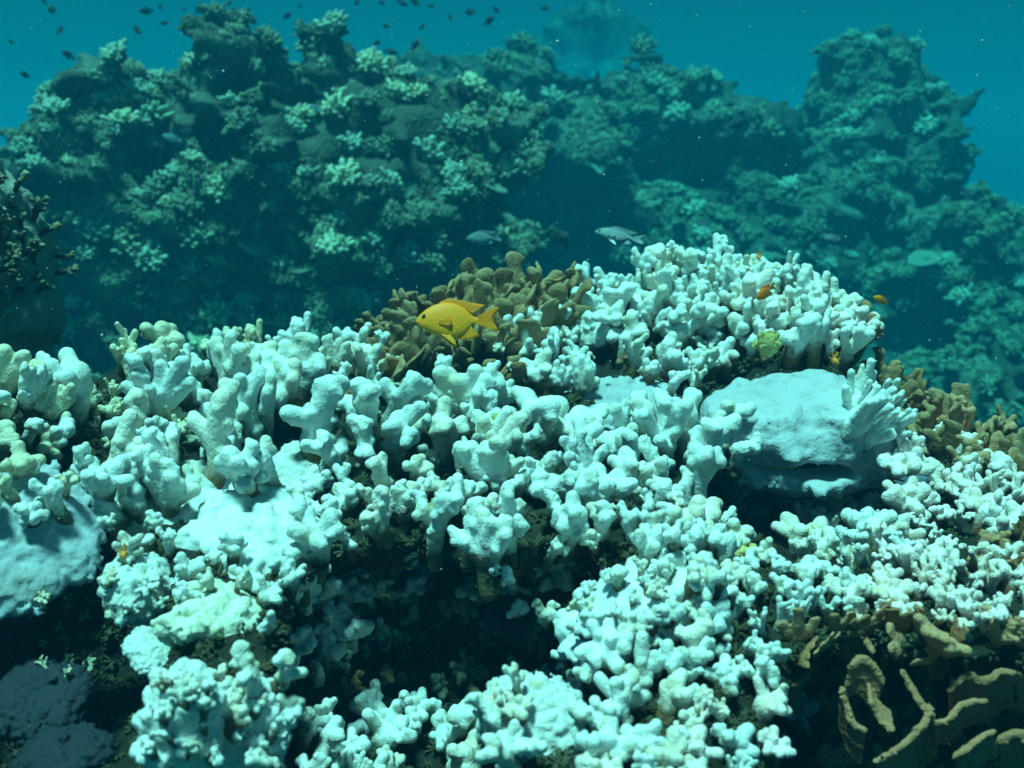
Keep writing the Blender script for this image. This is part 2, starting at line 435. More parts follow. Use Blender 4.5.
def gen_frond():
    """thin upright leaf, lobed ragged rim"""
    c = [((0,0,-.15), (0,0,.2), .10, .14)]; nl = R.randint(3,5); w = U(.4,.75); bend = U(-.5,.5)
    for i in range(nl):
        an = (i/(nl-1)-.5)*2*w+U(-.12,.12); L = U(.65,1.0)
        q = Vector((math.sin(an)*L, bend*abs(math.sin(an))*.9+U(-.1,.1), math.cos(an)*L)); rr = U(.10,.14)
        m_ = q*.55
        c.append(((0,0,.1), tuple(m_), .16, .17)); c.append((tuple(m_), tuple(q), .17, rr))
        for _ in range(2): c.append((tuple(q), tuple(q+Vector((U(-.16,.16), U(-.1,.1), U(-.02,.12)))), rr*.75, rr*.6))
    return caps_mesh('frond', c, .08, .042, .42, .020, 7, R.randint(0,999), (6,.02))
def gen_tuft():
    """far branching coral: a loose cushion of short blunt fingers, low poly"""
    V_, F_ = [], []
    n = 34
    def finger(b, q, w):
        t_ = (q-b).normalized(); s1 = t_.orthogonal().normalized(); s2 = t_.cross(s1); k0 = len(V_)
        for p, wr in ((b, w*.8), (q-t_*w*.5, w*1.08), (q, w*.6)):
            for j in range(5):
                an = j*6.283/5; V_.append(p+s1*math.cos(an)*wr+s2*math.sin(an)*wr)
        V_.append(q+t_*w*.25)
        for r_ in (0, 5):
            for j in range(5):
                j2 = (j+1) % 5
                F_.append((k0+r_+j, k0+r_+j2, k0+r_+5+j2)); F_.append((k0+r_+j, k0+r_+5+j2, k0+r_+5+j))
        for j in range(5): F_.append((k0+10+j, k0+10+(j+1) % 5, k0+15))
    for i in range(n):
        ph = i*2.39996; rr = math.sqrt((i+.5)/n)
        nrm = Vector((math.cos(ph)*rr, math.sin(ph)*rr, math.sqrt(max(0,1-rr*rr))*.7+.15))+Vector((U(-.2,.2), U(-.2,.2), U(-.15,.15)))
        q = nrm*U(.7,1.05); w = U(.075,.125); finger(nrm*.4, q, w)
        if R.random() < .5:
            dv = (nrm.normalized()+Vector((U(-1,1), U(-1,1), U(-.3,.6)))).normalized(); finger(nrm*.6, nrm*.6+dv*.28, w*.8)
    k0 = len(V_); nr, ns = 4, 10
    for a_ in range(nr):
        th = a_/(nr-1)*1.6+.05
        for b_ in range(ns):
            an = b_/ns*6.283; V_.append(Vector((math.sin(th)*math.cos(an)*.62, math.sin(th)*math.sin(an)*.62, math.cos(th)*.5)))
    for a_ in range(nr-1):
        for b_ in range(ns):
            p, q = k0+a_*ns+b_, k0+a_*ns+(b_+1) % ns
            F_.append((p, p+ns, q+ns)); F_.append((p, q+ns, q))
    return to_mesh('tuft', [tuple(v) for v in V_], F_)
def gen_sprig():
    """very small far growth: a handful of stubby four-sided fingers"""
    V_, F_ = [], []
    for i in range(13):
        d = Vector((U(-1,1), U(-1,1), U(.1,1.1))).normalized(); b = d*.2; q = d*U(.7,1.05); w = U(.11,.18); s1 = d.orthogonal().normalized(); s2 = d.cross(s1); k0 = len(V_)
        for p, wr in ((b, w*.8), (q, w)):
            for j in range(4): V_.append(p+s1*math.cos(j*1.571)*wr+s2*math.sin(j*1.571)*wr)
        V_.append(q+d*w*.6)
        for j in range(4):
            j2 = (j+1) % 4; F_ += [(k0+j, k0+j2, k0+4+j2), (k0+j, k0+4+j2, k0+4+j), (k0+4+j, k0+4+j2, k0+8)]
    return to_mesh('sprig', [tuple(v) for v in V_], F_)
LIB = {k: [g() for _ in range(n)] for k, g, n in (('club', gen_club, 8), ('fork', gen_fork, 8), ('fan', gen_fan, 6), ('bunch', gen_bunch, 5), ('sprig', gen_sprig, 6),
        ('nub', gen_nub, 7), ('twig', gen_twig, 7), ('frond', gen_frond, 8), ('tuft', gen_tuft, 8))}

UP = Vector((0,0,1))
def orient(loc, direc, L, spin, wide=1.0):
    q = direc.normalized().to_track_quat('Z', 'Y')
    return Matrix.Translation(loc) @ q.to_matrix().to_4x4() @ Matrix.Rotation(spin, 4, 'Z') @ Matrix.Diagonal((L*wide, L*wide, L, 1))
def in_poly(x, y, P):
    ins = False; j = len(P)-1
    for i in range(len(P)):
        (xi, yi), (xj, yj) = P[i], P[j]
        if (yi > y) != (yj > y) and x < (xj-xi)*(y-yi)/(yj-yi)+xi: ins = not ins
        j = i
    return ins
N_BR = [0]
def scatter(poly, gap, rng):
    x0, x1 = min(p[0] for p in poly), max(p[0] for p in poly); y0, y1 = min(p[1] for p in poly), max(p[1] for p in poly)
    pts = []
    for _ in range(int(60*(x1-x0+1)*(y1-y0+1)/gap**2)+80):
        x, y = rng.uniform(x0, x1), rng.uniform(y0, y1)
        if in_poly(x, y, poly) and all((x-a)**2+((y-b)*1.4)**2 > gap*gap for a, b in pts): pts.append((x, y))
    return pts
def blob(cx, cy, rx, ry, n=14):
    return [(cx+rx*math.cos(i*6.283/n), cy+ry*math.sin(i*6.283/n)) for i in range(n)]
def colony(name, label, poly, gap, lpx, kinds, mat, cat='coral', group=None, lean=(0,-.15,1), tilt=.35, wide=1.0, nmix=.45, part='branch', sink=.12, pts=None, bv=None):
    rng = random.Random(hash(label) % 99991 if False else sum(ord(ch)*(i+1) for i, ch in enumerate(label)) % 99991)
    spots = []
    for x, y in (pts or scatter(poly, gap, rng)):
        hh = hit(x, y, bv)
        if hh and hh[2] < 2.4: spots.append((x, y)+hh)
    if not spots: print('NO SPOTS', label); return None
    c = sum((s[2] for s in spots), Vector())/len(spots)
    root = empty(name, c, label, cat, group)
    for x, y, loc, nrm, d in spots:
        L = rng.uniform(*lpx)*d/F
        dv = Vector(lean).normalized()*(1-nmix)+nrm*nmix+Vector((rng.uniform(-1,1), rng.uniform(-1,1), rng.uniform(-.4,.4)))*tilt
        dv.z = max(dv.z, .42)
        me = rng.choice(LIB[rng.choice(kinds)])
        mm = rng.choice(mat) if isinstance(mat, (list, tuple)) else mat
        m = orient(loc-c-dv.normalized()*L*sink, dv, L, rng.uniform(0, 6.28), wide*rng.uniform(.85, 1.2))
        put(part, me, mm, root, m); N_BR[0] += 1
    return root
LV, LF = [], []      # all massive corals, so that branches can stand on them
def lump(name, label, c, r, rot, mat, knob=0, seed=0, noise=.15, cat='coral', group=None, h=None, cut=None, parent=None, part=None, ksz=(.16,.30), nod=(1.5,.26)):
    """massive / encrusting coral: a deformed ellipsoid with knobs, own mesh; r in metres"""
    rng = random.Random(seed); rm = max(r); h = h or rm/26
    X, Y, Z, lo, h = grid([-rr*1.5-3*h for rr in r], [rr*1.5+3*h for rr in r], h)
    f = ell(X, Y, Z, (0,0,0), r)
    mr = min(r)
    f = f + noise*mr*fbm(X, Y, Z, 1.1/mr*.5, 3, seed)
    for _ in range(knob):
        d = Vector((rng.uniform(-1,1), rng.uniform(-1,1), rng.uniform(-.2,1))).normalized()
        p = [d[i]*r[i] for i in range(3)]; kr = rng.uniform(*ksz)*mr
        f = smin(f, capsule(X, Y, Z, [q*.7 for q in p], [p[i]*1.02+d[i]*kr*.4 for i in range(3)], kr, kr*.9), mr*.10)
    if nod:
        f = knobble(np.ascontiguousarray(f, np.float32), X, Y, Z, nod[0]/mr, nod[1]*mr, seed)
        f = knobble(f, X, Y, Z, nod[0]*2.7/mr, nod[1]*.4*mr, seed+9)
    if cut: f = cut(X, Y, Z, f)
    v, q = nets(f, lo, h)
    mtx = Matrix.Translation(c) @ Matrix.Rotation(rot[2], 4, 'Z') @ Matrix.Rotation(rot[0], 4, 'X') @ Matrix.Rotation(rot[1], 4, 'Y')
    o = put(part or name, to_mesh(name, v, q), mat, parent, mtx)
    if not parent:
        tag(o, label, cat, group)
        k0 = len(LV); LV.extend([mtx @ Vector(p) for p in v.tolist()]); LF.extend([tuple(k0+i for i in qq) for qq in q.tolist()])
    return o

def smooth_prof(pts, m=26):
    P = np.array(pts, float); t = np.linspace(0, 1, len(P)); tt = np.linspace(0, 1, m); o = []
    for i, u in enumerate(tt):       # catmull-rom
        k = min(int(u*(len(P)-1)), len(P)-2); s = u*(len(P)-1)-k
        p0, p1, p2, p3 = P[max(k-1,0)], P[k], P[k+1], P[min(k+2,len(P)-1)]
        o.append(.5*((2*p1)+(-p0+p2)*s+(2*p0-5*p1+4*p2-p3)*s*s+(-p0+3*p1-3*p2+p3)*s**3))
    return o
# ------------------------------------------------------------------ background reefs
def px2m(p, d): return p*d/F
def reef_mound(label, parts, h, namp, seed, mat=None):
    cs = [(at(px, py, d), (px2m(rx, d), rd, px2m(rz, d))) for px, py, d, rx, rd, rz in parts]
    lo_ = np.min([[c[i]-r[i] for i in range(3)] for c, r in cs], 0)-.35; hi_ = np.max([[c[i]+r[i] for i in range(3)] for c, r in cs], 0)+.35
    lo_[2] = max(lo_[2], -2.1)
    X, Y, Z, lo, h = grid(lo_, hi_, h)
    f = None
    for c, r in cs:
        d = ell(X, Y, Z, c, r); f = d if f is None else smin(f, d, .18)
    f = f + namp*fbm(X, Y, Z, 1.7, 2, seed) + namp*.9*np.abs(vnoise(X*3.6, Y*3.6, Z*5.2, seed+3)) - namp*.3 + namp*.45
    f = f + namp*.5*vnoise(X*8.5, Y*8.5, Z*12, seed+8) + namp*.3*vnoise(X*17, Y*17, Z*20, seed+9)
    v, q = biggest(*nets(f, lo, h))
    c = Vector(v.mean(0)); c.z = float(v[:, 2].min())
    o = tag(put('reef_mound', to_mesh('reef_mound', v-np.array(c), q), mat or M_bgrock, None, Matrix.Translation(c)), label, 'reef', 'reef mounds in the hazy distance')
    return o, BVHTree.FromPolygons([Vector(p) for p in v.tolist()], q.tolist())
A_, bvA = reef_mound('large dark coral reef mound in the left background', [
    (300,200,4.75,245,.75,120), (95,215,4.6,95,.6,95), (30,190,4.7,50,.4,40), (215,85,4.6,48,.30,60), (325,75,4.75,42,.3,58), (140,125,4.6,62,.35,50),
    (455,150,4.75,78,.45,65), (395,130,4.7,60,.4,60), (300,330,4.95,270,.7,80), (110,320,4.95,110,.6,80), (460,300,5.0,85,.5,90), (250,480,4.7,420,1.0,110)], .034, .16, 11)
B_, bvB = reef_mound('lower hazy reef ridge in the middle distance', [
    (500,88,7.6,58,.6,48), (562,158,7.6,90,.7,72), (650,135,8.0,80,.7,55), (735,150,8.2,75,.7,58), (620,250,7.9,165,.9,75), (760,250,7.9,105,.8,75),
    (640,340,8.0,260,1.0,100), (640,450,7.6,300,1.1,110)], .055, .20, 23)
C_, bvC = reef_mound('hazy blue reef mound rising at the right background', [
    (868,108,8.6,58,.7,66), (915,170,8.3,62,.7,72), (850,200,8.0,70,.7,75), (950,270,7.4,62,.7,85), (1010,390,6.8,75,.8,95), (890,300,7.7,100,.7,70),
    (960,380,6.2,90,.7,60), (950,490,6.2,200,.9,110)], .055, .20, 37)
D_, bvD = reef_mound('faint reef pinnacle nearly lost in the far water', [(590,60,24,62,1.6,55), (580,120,23.8,95,1.8,80), (560,200,23.5,150,2.0,110)], .2, .34, 51)
E_, bvE = reef_mound('faint low reef shoulder behind the large left mound', [(415,80,8.6,65,.6,34), (450,150,8.4,120,.8,70)], .07, .18, 57)

def tufts(bv, poly, n, size, seed, label, group, name='branching_coral', minz=-.05, lib='tuft', mats=None, dmin=0, flat=1.0):
    rng = random.Random(seed); x0, x1 = min(p[0] for p in poly), max(p[0] for p in poly); y0, y1 = min(p[1] for p in poly), max(p[1] for p in poly)
    k = 0; tries = 0; pts = []
    while k < n and tries < 40000:
        tries += 1; x, y = rng.uniform(x0, x1), rng.uniform(y0, y1)
        if not in_poly(x, y, poly): continue
        hh = hit(x, y, bv)
        if not hh or hh[1].z < minz: continue
        fg = BV.ray_cast(Vector((0,0,0)), ray(x, y).normalized())
        if fg[0] is not None: continue
        if any((x-a)**2+(y-b)**2 < dmin*dmin for a, b in pts): continue
        pts.append((x, y)); loc, nrm, d = hh
        s = rng.uniform(*size)*d/F
        dv = nrm*.6+UP*.6+Vector((rng.uniform(-1,1), rng.uniform(-1,1), 0))*.25
        m = orient(loc, dv, s*flat, rng.uniform(0, 6.28), 1.0/flat)
        o = put(name, rng.choice(LIB[lib]), rng.choice(mats or [M_dull]), None, m)
        tag(o, label, 'coral', group); k += 1
def cover(bv, poly, n, size, seed, name, mat, label, minz=-.2):
    """uncountable small growth over a far reef, joined into one"""
    rng = random.Random(seed); x0, x1 = min(p[0] for p in poly), max(p[0] for p in poly); y0, y1 = min(p[1] for p in poly), max(p[1] for p in poly)
    src = []
    for me in LIB['sprig']:
        v = np.empty(len(me.vertices)*3, np.float32); me.vertices.foreach_get('co', v)
        q = np.empty(len(me.polygons)*3, np.int32); me.loops.foreach_get('vertex_index', q); src.append((v.reshape(-1, 3), q.reshape(-1, 3)))
    Vs, Fs, k, off, tries = [], [], 0, 0, 0
    while k < n and tries < 30000:
        tries += 1; x, y = rng.uniform(x0, x1), rng.uniform(y0, y1)
        if not in_poly(x, y, poly): continue
        hh = hit(x, y, bv)
        if not hh or hh[1].z < minz: continue
        loc, nrm, d = hh; s = rng.uniform(*size)*d/F
        if pnoise(loc*2.4) < rng.uniform(-.30,.30): continue
        m = np.array(orient(loc, nrm*.7+UP*.5+Vector((rng.uniform(-1,1), rng.uniform(-1,1), 0))*.3, s, rng.uniform(0, 6.28)))
        v, q = src[rng.randrange(len(src))]
        Vs.append(v@m[:3,:3].T+m[:3,3]); Fs.append(q+off); off += len(v); k += 1
    if k: tag(put(name, to_mesh(name, np.concatenate(Vs), np.concatenate(Fs)), mat), label, 'coral', None, 'stuff')
M_cover = mass_mat('small_far_growth', (.20,.20,.12), (.46,.45,.30), (.06,.06,.035), 4, .7, .01)
pA = [(-40,180),(60,90),(170,10),(370,0),(390,60),(540,70),(560,380),(-40,380)]
pB = [(430,30),(800,50),(840,330),(560,330),(540,200),(520,90)]
pC = [(780,20),(900,20),(1060,200),(1060,460),(840,420),(790,250)]
M_dull2 = coral_mat('pale_far_coral', (.74,.66,.42), (.60,.58,.40), (.14,.11,.06), .1, .6, scale=.6, spots=.2)
M_dull3 = coral_mat('dark_far_coral', (.20,.21,.13), (.28,.28,.18), (.05,.05,.03), .1, .6, scale=.6, film=(.12,.12,.07))
tufts(bvA, pA, 135, (8,24), 1, 'knobbly branching coral growing on the large left background reef', 'corals on the left background reef', dmin=12, mats=[M_dull, M_dull, M_dull3, M_dull2])
tufts(bvA, [(30,40),(160,40),(160,100),(30,120)], 9, (10,20), 21, 'knobbly branching coral growing on the large left background reef', 'corals on the left background reef', dmin=9, minz=-.6)
tufts(bvB, pB, 65, (8,18), 2, 'small branching coral on the hazy middle reef ridge', 'corals on the middle background reef', dmin=11, mats=[M_dull, M_dull3, M_dull3])
tufts(bvC, pC, 85, (8,17), 3, 'small branching coral on the hazy right background reef', 'corals on the right background reef', dmin=11, mats=[M_dull, M_dull3, M_dull3])
cover(bvA, pA, 3600, (2.5,8), 4, 'coral_cover', M_cover, 'dense small coral growth covering the left background reef')
cover(bvB, pB, 1300, (3,6), 5, 'coral_cover', M_cover, 'dense small coral growth covering the middle background reef')
cover(bvC, pC, 1500, (3,6), 6, 'coral_cover', M_cover, 'dense small coral growth covering the right background reef')
cover(bvE, [(340,40),(500,40),(500,160),(340,160)], 70, (3,6), 7, 'coral_cover', M_cover, 'dense small coral growth on the faint low reef shoulder')
# pale plates and ledges on the left reef
def gen_plate(seed):
    X, Y, Z, lo, h = grid((-1.5,-1.5,-.5), (1.5,1.5,.5), .09)
    r = 1+.35*vnoise(X*1.3, Y*1.3, X*0, seed); f = np.sqrt(X*X+Y*Y)/r-1
    f = np.maximum(f*.9, np.abs(Z+.12*(X*X+Y*Y)+.12*vnoise(X*1.7, Y*1.7, X*0, seed+1))-.13)
    f = f+.05*vnoise(X*4, Y*4, Z*4, seed+2)
    v, q = nets(f, lo, h); return to_mesh('plate', v, q)
LIB['plate'] = [gen_plate(s) for s in (3, 8, 15, 22)]
M_ledge = mass_mat('pale_ledge', (.22,.24,.18), (.36,.38,.30), (.14,.14,.09), 3, .6, .03)
tufts(bvA, [(150,170),(500,160),(540,350),(150,350)], 12, (9,19), 8, 'pale flat coral plate jutting from the left background reef', 'pale plates on the left background reef', 'plate_coral', -.4, 'plate', [M_ledge], 26, .55)
tufts(bvB, [(570,160),(740,170),(740,260),(570,260)], 6, (10,20), 9, 'pale flat coral plate on the hazy middle reef ridge', 'pale plates on the middle background reef', 'plate_coral', -.4, 'plate', [M_ledge], 26, .5)
tufts(bvC, [(820,190),(930,190),(1000,350),(830,330)], 6, (10,20), 10, 'pale flat coral plate on the hazy right background reef', 'pale plates on the right background reef', 'plate_coral', -.4, 'plate', [M_ledge], 26, .5)

# ------------------------------------------------------------------ foreground: massive and encrusting corals
def pl(px, py, d, rx, ry, rz):  # centre, radii in px at that depth
    return at(px, py, d), (px2m(rx, d), px2m(ry, d), px2m(rz, d))
def slit(X, Y, Z, f):
    lip = ell(X, Y, Z, (.004,-.052,-.040), (.092,.078,.019)); f = smin(f, lip, .016)
    f = smin(f, ell(X, Y, Z, (.015,.0,.030), (.075,.08,.036)), .03)
    f = smin(f, ell(X, Y, Z, (-.065,-.02,.012), (.055,.07,.042)), .02)
    f = f+.0075*fbm(X, Y, Z, 30, 4, 21)
    s = ell(X, Y, Z+2.2*X*X, (.008,-.122,-.020), (.050,.066,.0115)) + .002*vnoise(X*60, Y*60, Z*60, 1)
    s2 = ell(X, Y, Z-.2*X, (-.045,-.115,-.010), (.035,.03,.003))
    return np.maximum(np.maximum(f, -s), -s2)
c, r = pl(795,428,1.44,90,92,50)
dome = lump('massive_coral', 'smooth bluish white dome coral with a dark mouth-like slit', c, r, (.05,0,0), M_mass, 0, 5, .13, cut=slit, h=.0042, nod=(5.5,.045))
M_cream_mass = mass_mat('yellow_stained_coral', (.70,.70,.50), (.66,.70,.60), (.42,.40,.12), 14, .6)
M_white_mass = mass_mat('bleached_lumpy_coral', (.80,.84,.80), (.70,.76,.73), (.52,.50,.28), 12, .35)
LUMPS = [ # label, px,py,d, rx,ry,rz, rot, mat, knobs, seed, noise
 ('broad dim blue-white plate coral overhanging the cave at the left edge', 14,535,.99, 84,72,18, (.75,.4,.1), M_crust_dim, 6, 21, .25),
 ('lumpy white encrusting mound in the left foreground below the tall knobs', 258,545,1.05, 62,72,32, (.5,.1,.2), M_white_mass, 44, 22, .3),
 ('rounded white plate coral beside the dark left cave with an orange tuft', 140,585,.99, 36,45,27, (.3,.35,0), M_crust, 4, 23, .2),
 ('white encrusting sheet above the orange tuft, sloping to the left', 185,520,1.10, 50,60,34, (.35,.1,0), M_crust, 12, 24, .3),
 ('yellowish algae-stained lumpy coral at lower left', 212,622,.92, 46,45,27, (.1,.2,0), M_cream_mass, 16, 25, .3),
 ('bumpy cone-shaped white coral rising at the lower left edge of the frame bottom', 183,730,.80, 36,40,62, (.1,.12,0), M_crust, 26, 26, .25),
 ('smooth flat white slab coral beside the bumpy cone at the bottom', 240,728,.82, 46,22,50, (-.3,-.1,.1), M_crust, 4, 27, .15),
 ('large smooth round plate coral at bottom centre under the dark cave', 535,725,.84, 56,48,22, (.85,.15,-.1), M_crust, 2, 28, .12),
 ('thick smooth white arm of coral sloping down to the left, lower centre right', 640,612,.95, 86,50,34, (.2,-.55,.1), M_white_mass, 26, 29, .25),
 ('yellowish worn patch of smooth coral between branches right of centre', 650,560,1.06, 34,34,32, (.3,.2,0), M_cream_mass, 5, 30, .2),
 ('smooth pale sheet of coral behind the centre branches, left of the dome', 620,425,1.47, 62,60,34, (.5,0,0), M_mass, 8, 31, .2),
 ('smooth white sheet behind the left centre branches', 300,480,1.24, 46,50,26, (.4,0,0), M_crust, 8, 32, .25),
 ('dim blue plate coral in the shadow at the lower left corner', 42,700,.95, 46,42,16, (.4,.15,0), M_plate_shade, 5, 33, .25),
 ('shade-coloured tilted plate at the very bottom left corner', 65,758,.84, 48,45,16, (.3,-.2,.2), M_plate_shade, 3, 34, .25),
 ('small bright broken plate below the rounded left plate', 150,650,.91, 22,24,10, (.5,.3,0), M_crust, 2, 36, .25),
 ('shade-coloured slab deep inside the dark centre cave', 520,622,1.06, 34,30,14, (.4,.2,0), M_plate_shade, 3, 37, .2),
 ('shade-coloured plate leaning at the right side of the centre cave', 585,690,.90, 18,26,44, (.2,.4,.2), M_plate_shade, 3, 38, .2),
]

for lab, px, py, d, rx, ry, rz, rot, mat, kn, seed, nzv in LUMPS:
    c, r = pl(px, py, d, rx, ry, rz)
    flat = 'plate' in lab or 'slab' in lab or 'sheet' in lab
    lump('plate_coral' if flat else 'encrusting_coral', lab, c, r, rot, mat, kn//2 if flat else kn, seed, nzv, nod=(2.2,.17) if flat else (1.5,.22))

BV_ROCK = BV
rv_ = [Vector(p) for p in rv.tolist()]
BV = BVHTree.FromPolygons(rv_+LV, [tuple(q) for q in rq.tolist()]+[tuple(len(rv_)+i for i in q) for q in LF])
# ------------------------------------------------------------------ foreground: branching colonies
FC = 'finger_coral'
C = colony
G1 = 'bleached finger corals of the foreground'
def fc(label, poly, gap, lpx, kinds, mat=None, **k):
    k.setdefault('wide', .92); k.setdefault('tilt', .27); k.setdefault('nmix', .3)
    if 'crown' in label: gap *= .82; lpx = (lpx[0]*.82, lpx[1]*.84)
    elif mat is M_pale or 'right of the green' in label: gap *= .88; lpx = (lpx[0]*.88, lpx[1]*.9)
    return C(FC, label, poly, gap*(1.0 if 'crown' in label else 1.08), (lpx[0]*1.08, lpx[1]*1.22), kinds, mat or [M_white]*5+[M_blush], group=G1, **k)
# left
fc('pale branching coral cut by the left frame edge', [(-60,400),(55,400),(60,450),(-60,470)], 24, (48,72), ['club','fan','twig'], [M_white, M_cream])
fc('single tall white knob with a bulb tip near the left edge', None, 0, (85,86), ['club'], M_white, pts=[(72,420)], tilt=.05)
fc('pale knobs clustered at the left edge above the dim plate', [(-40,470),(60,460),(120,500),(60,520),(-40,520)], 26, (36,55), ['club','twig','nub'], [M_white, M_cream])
fc('white branching clump left of the sloping sheet', [(110,450),(170,450),(175,520),(120,530),(100,490)], 24, (45,66), ['club','twig','fan'])
fc('creamy finger coral on top of the left crest', [(110,350),(215,350),(215,385),(120,400)], 21, (42,60), ['fork','club'], [M_cream, M_white])
fc('large white knobby clump below the creamy left crest', [(130,385),(225,378),(235,420),(150,420)], 23, (56,80), ['club','fan','twig'])
fc('wide white fan coral standing at the left of centre', [(245,400),(300,395),(305,430),(255,435)], 24, (58,78), ['fan','club'])
fc('tall white antler-like coral below the wide fan', [(205,445),(265,440),(275,490),(215,490)], 23, (62,88), ['club','twig','fork'])
fc('thin-fingered coral against the dark water behind the wide fan', [(225,365),(330,350),(335,385),(240,395)], 17, (34,50), ['fork','bunch'], [M_cream, M_white])
fc('small-lobed white coral left of the brown leafy coral', [(330,368),(375,364),(380,395),(340,395)], 16, (34,48), ['fork','fan','bunch'])
# centre
fc('white knobby clump between the wide fan and the dark gap', [(310,440),(390,430),(395,480),(320,490)], 24, (52,78), ['club','fan','twig'])
fc('short white knobs at the centre left above the cave', [(290,500),(395,490),(400,545),(310,560)], 24, (38,58), ['club','nub','twig'])
fc('white branches just below the yellow fish', [(395,425),(480,425),(485,465),(400,470)], 23, (48,72), ['club','fan','twig'])
fc('tall white branches right of the yellow fish tail gap', [(430,405),(500,405),(500,435),(440,440)], 23, (44,60), ['twig','club','fork'])
fc('dense white knobs in the middle of the reef', [(480,450),(580,440),(590,500),(490,505)], 23, (42,64), ['club','nub','fan'])
fc('dense white knobs right of the reef middle', [(580,440),(660,440),(665,500),(590,510)], 23, (42,64), ['club','nub','twig'])
fc('white lobes overhanging the centre cave', [(380,520),(480,515),(490,570),(390,580)], 25, (44,66), ['club','twig','fan'])
fc('thick white arms reaching over the right end of the centre cave', [(490,520),(600,515),(600,575),(500,585)], 25, (46,70), ['twig','club'], lean=(-.1,-.5,.8))
fc('slender-fingered white coral with a red tuft, right of centre', [(650,450),(730,445),(735,505),(660,510)], 22, (58,84), ['fork','twig','club'])
fc('round white knobs above the smooth sloping arm', [(655,510),(730,515),(730,560),(665,560)], 24, (38,54), ['nub','club'])
# crown, upper right
fc('white lobed clump at the left flank of the crown', [(500,355),(590,350),(600,395),(510,400)], 19, (40,58), ['fan','fork','club'], [M_white, M_white_b])
fc('white twigs beside the brown leafy coral on the crown', [(545,325),(610,315),(615,350),(555,355)], 17, (40,58), ['fork','twig'])
fc('white finger coral at the top left of the crown', [(600,290),(680,285),(685,320),(605,325)], 16, (42,60), ['fork','twig','bunch'])
fc('white finger coral on the very top of the crown', [(680,268),(780,272),(790,305),(685,308)], 15, (36,54), ['fork','bunch','club'])
fc('white brown-footed fingers in the middle of the crown', [(610,330),(720,320),(730,375),(620,385)], 18, (46,66), ['fork','twig','club'], M_white_b)
fc('stout white brown-footed branches at the right of the crown', [(735,320),(860,318),(865,365),(740,372)], 18, (48,70), ['fork','twig','club'], [M_white_b, M_pale])
fc('upper right white branches of the crown behind the small orange fish', [(770,290),(840,305),(850,325),(775,318)], 17, (36,52), ['fork','twig'], [M_white, M_pale])
fc('white stubs along the dark ledge above the dome coral', [(660,378),(700,375),(700,395),(665,400)], 20, (36,52), ['fork','club'], M_white_b)
fc('bouquet of slim white fingers at the right shoulder of the dome coral', [(852,405),(885,398),(890,440),(858,440)], 19, (42,56), ['bunch'], M_bouquet, lean=(.3,-.3,.9), wide=.85)
# right
fc('round white coral bush right of the dark gap', [(890,455),(960,445),(970,510),(900,515)], 18, (38,54), ['fork','nub','club'], M_pale)
fc('white coral bush cut by the right frame edge', [(965,480),(1080,475),(1080,540),(970,540)], 19, (36,52), ['fork','nub','club'], M_pale)
fc('white bushy coral just below the cave under the dome', [(790,535),(890,525),(895,570),(800,575)], 20, (36,54), ['fork','nub','club'])
fc('round white knobs spilling left of the algae patch', [(690,555),(760,565),(755,610),(695,600)], 22, (34,50), ['nub','club'])
fc('white knobs right of the green algae patch', [(765,560),(850,570),(850,625),(770,630)], 21, (34,50), ['nub','club','fork'])
fc('white knobs in the right middle beside the brown round plate', [(850,570),(940,565),(950,625),(855,630)], 20, (32,48), ['nub','club','fork'], M_pale)
fc('white knobs along the right frame edge above the brown scrolls', [(945,575),(1080,560),(1080,640),(950,640)], 20, (32,48), ['nub','club','fork'], M_pale)
fc('white knobs at the edge of the dark lower right hollow', [(690,610),(770,620),(775,690),(690,690)], 23, (34,50), ['nub','club','fork'])
fc('round knobs hanging in the dark beside the brown scrolls', [(690,690),(790,690),(790,790),(690,790)], 28, (32,46), ['nub','fork'], [M_pale, M_white])
fc('white knobby coral below the smooth sloping arm', [(590,660),(690,650),(690,790),(600,790)], 25, (40,60), ['club','nub','twig'])
# bottom
fc('bright white clump in front of the dark cave at bottom left of centre', [(370,720),(440,715),(445,750),(375,755)], 25, (42,58), ['nub','club','fan'])
fc('white arm standing before the round plate at bottom centre', [(455,735),(520,735),(520,790),(460,790)], 26, (56,80), ['twig','club'])
fc('small-knobbed white coral at the bottom edge', [(330,765),(400,765),(400,800),(330,800)], 20, (40,55), ['nub','bunch'])
fc('white antler coral in the dark at the bottom left', [(275,745),(320,740),(325,790),(280,790)], 24, (46,64), ['twig','fork'])
fc('knobs growing between the stained lump and the centre cave', [(240,640),(320,600),(335,680),(260,700)], 26, (36,56), ['club','nub','twig'])
fc('rounded knobs left of the centre cave', [(300,590),(370,570),(365,620),(310,630)], 26, (32,48), ['nub','club'])
fc('small white knobs between the stained lump and the rounded left plate', [(170,570),(235,560),(240,600),(180,605)], 20, (24,38), ['nub','club'])
fc('white nubs along the lower edge of the lumpy mound', [(240,580),(320,560),(325,600),(245,615)], 20, (26,40), ['nub','club'])
fc('white knobs between the sloping sheet and the left cave', [(95,510),(150,520),(175,555),(110,560)], 20, (26,42), ['nub','club'])
fc('low white knobs filling the slope right of the reef middle', [(585,505),(680,500),(680,550),(595,550)], 21, (30,48), ['nub','club','twig'])
fc('low white knobs filling the slope left of the reef middle', [(400,475),(500,470),(500,515),(400,520)], 22, (30,46), ['nub','club'], [M_white, M_white_b])
fc('white knobs crowding the top of the smooth sloping arm', [(640,560),(720,560),(720,620),(650,620)], 22, (26,40), ['nub','club'])
fc('small white knobs at the bottom left beside the bumpy cone', [(205,690),(300,680),(300,760),(210,760)], 26, (30,46), ['nub','club','twig'])
fc('white knobs in the gap between dome coral and right bush', [(880,510),(960,520),(950,560),(880,555)], 20, (28,42), ['nub','fork'], M_pale)
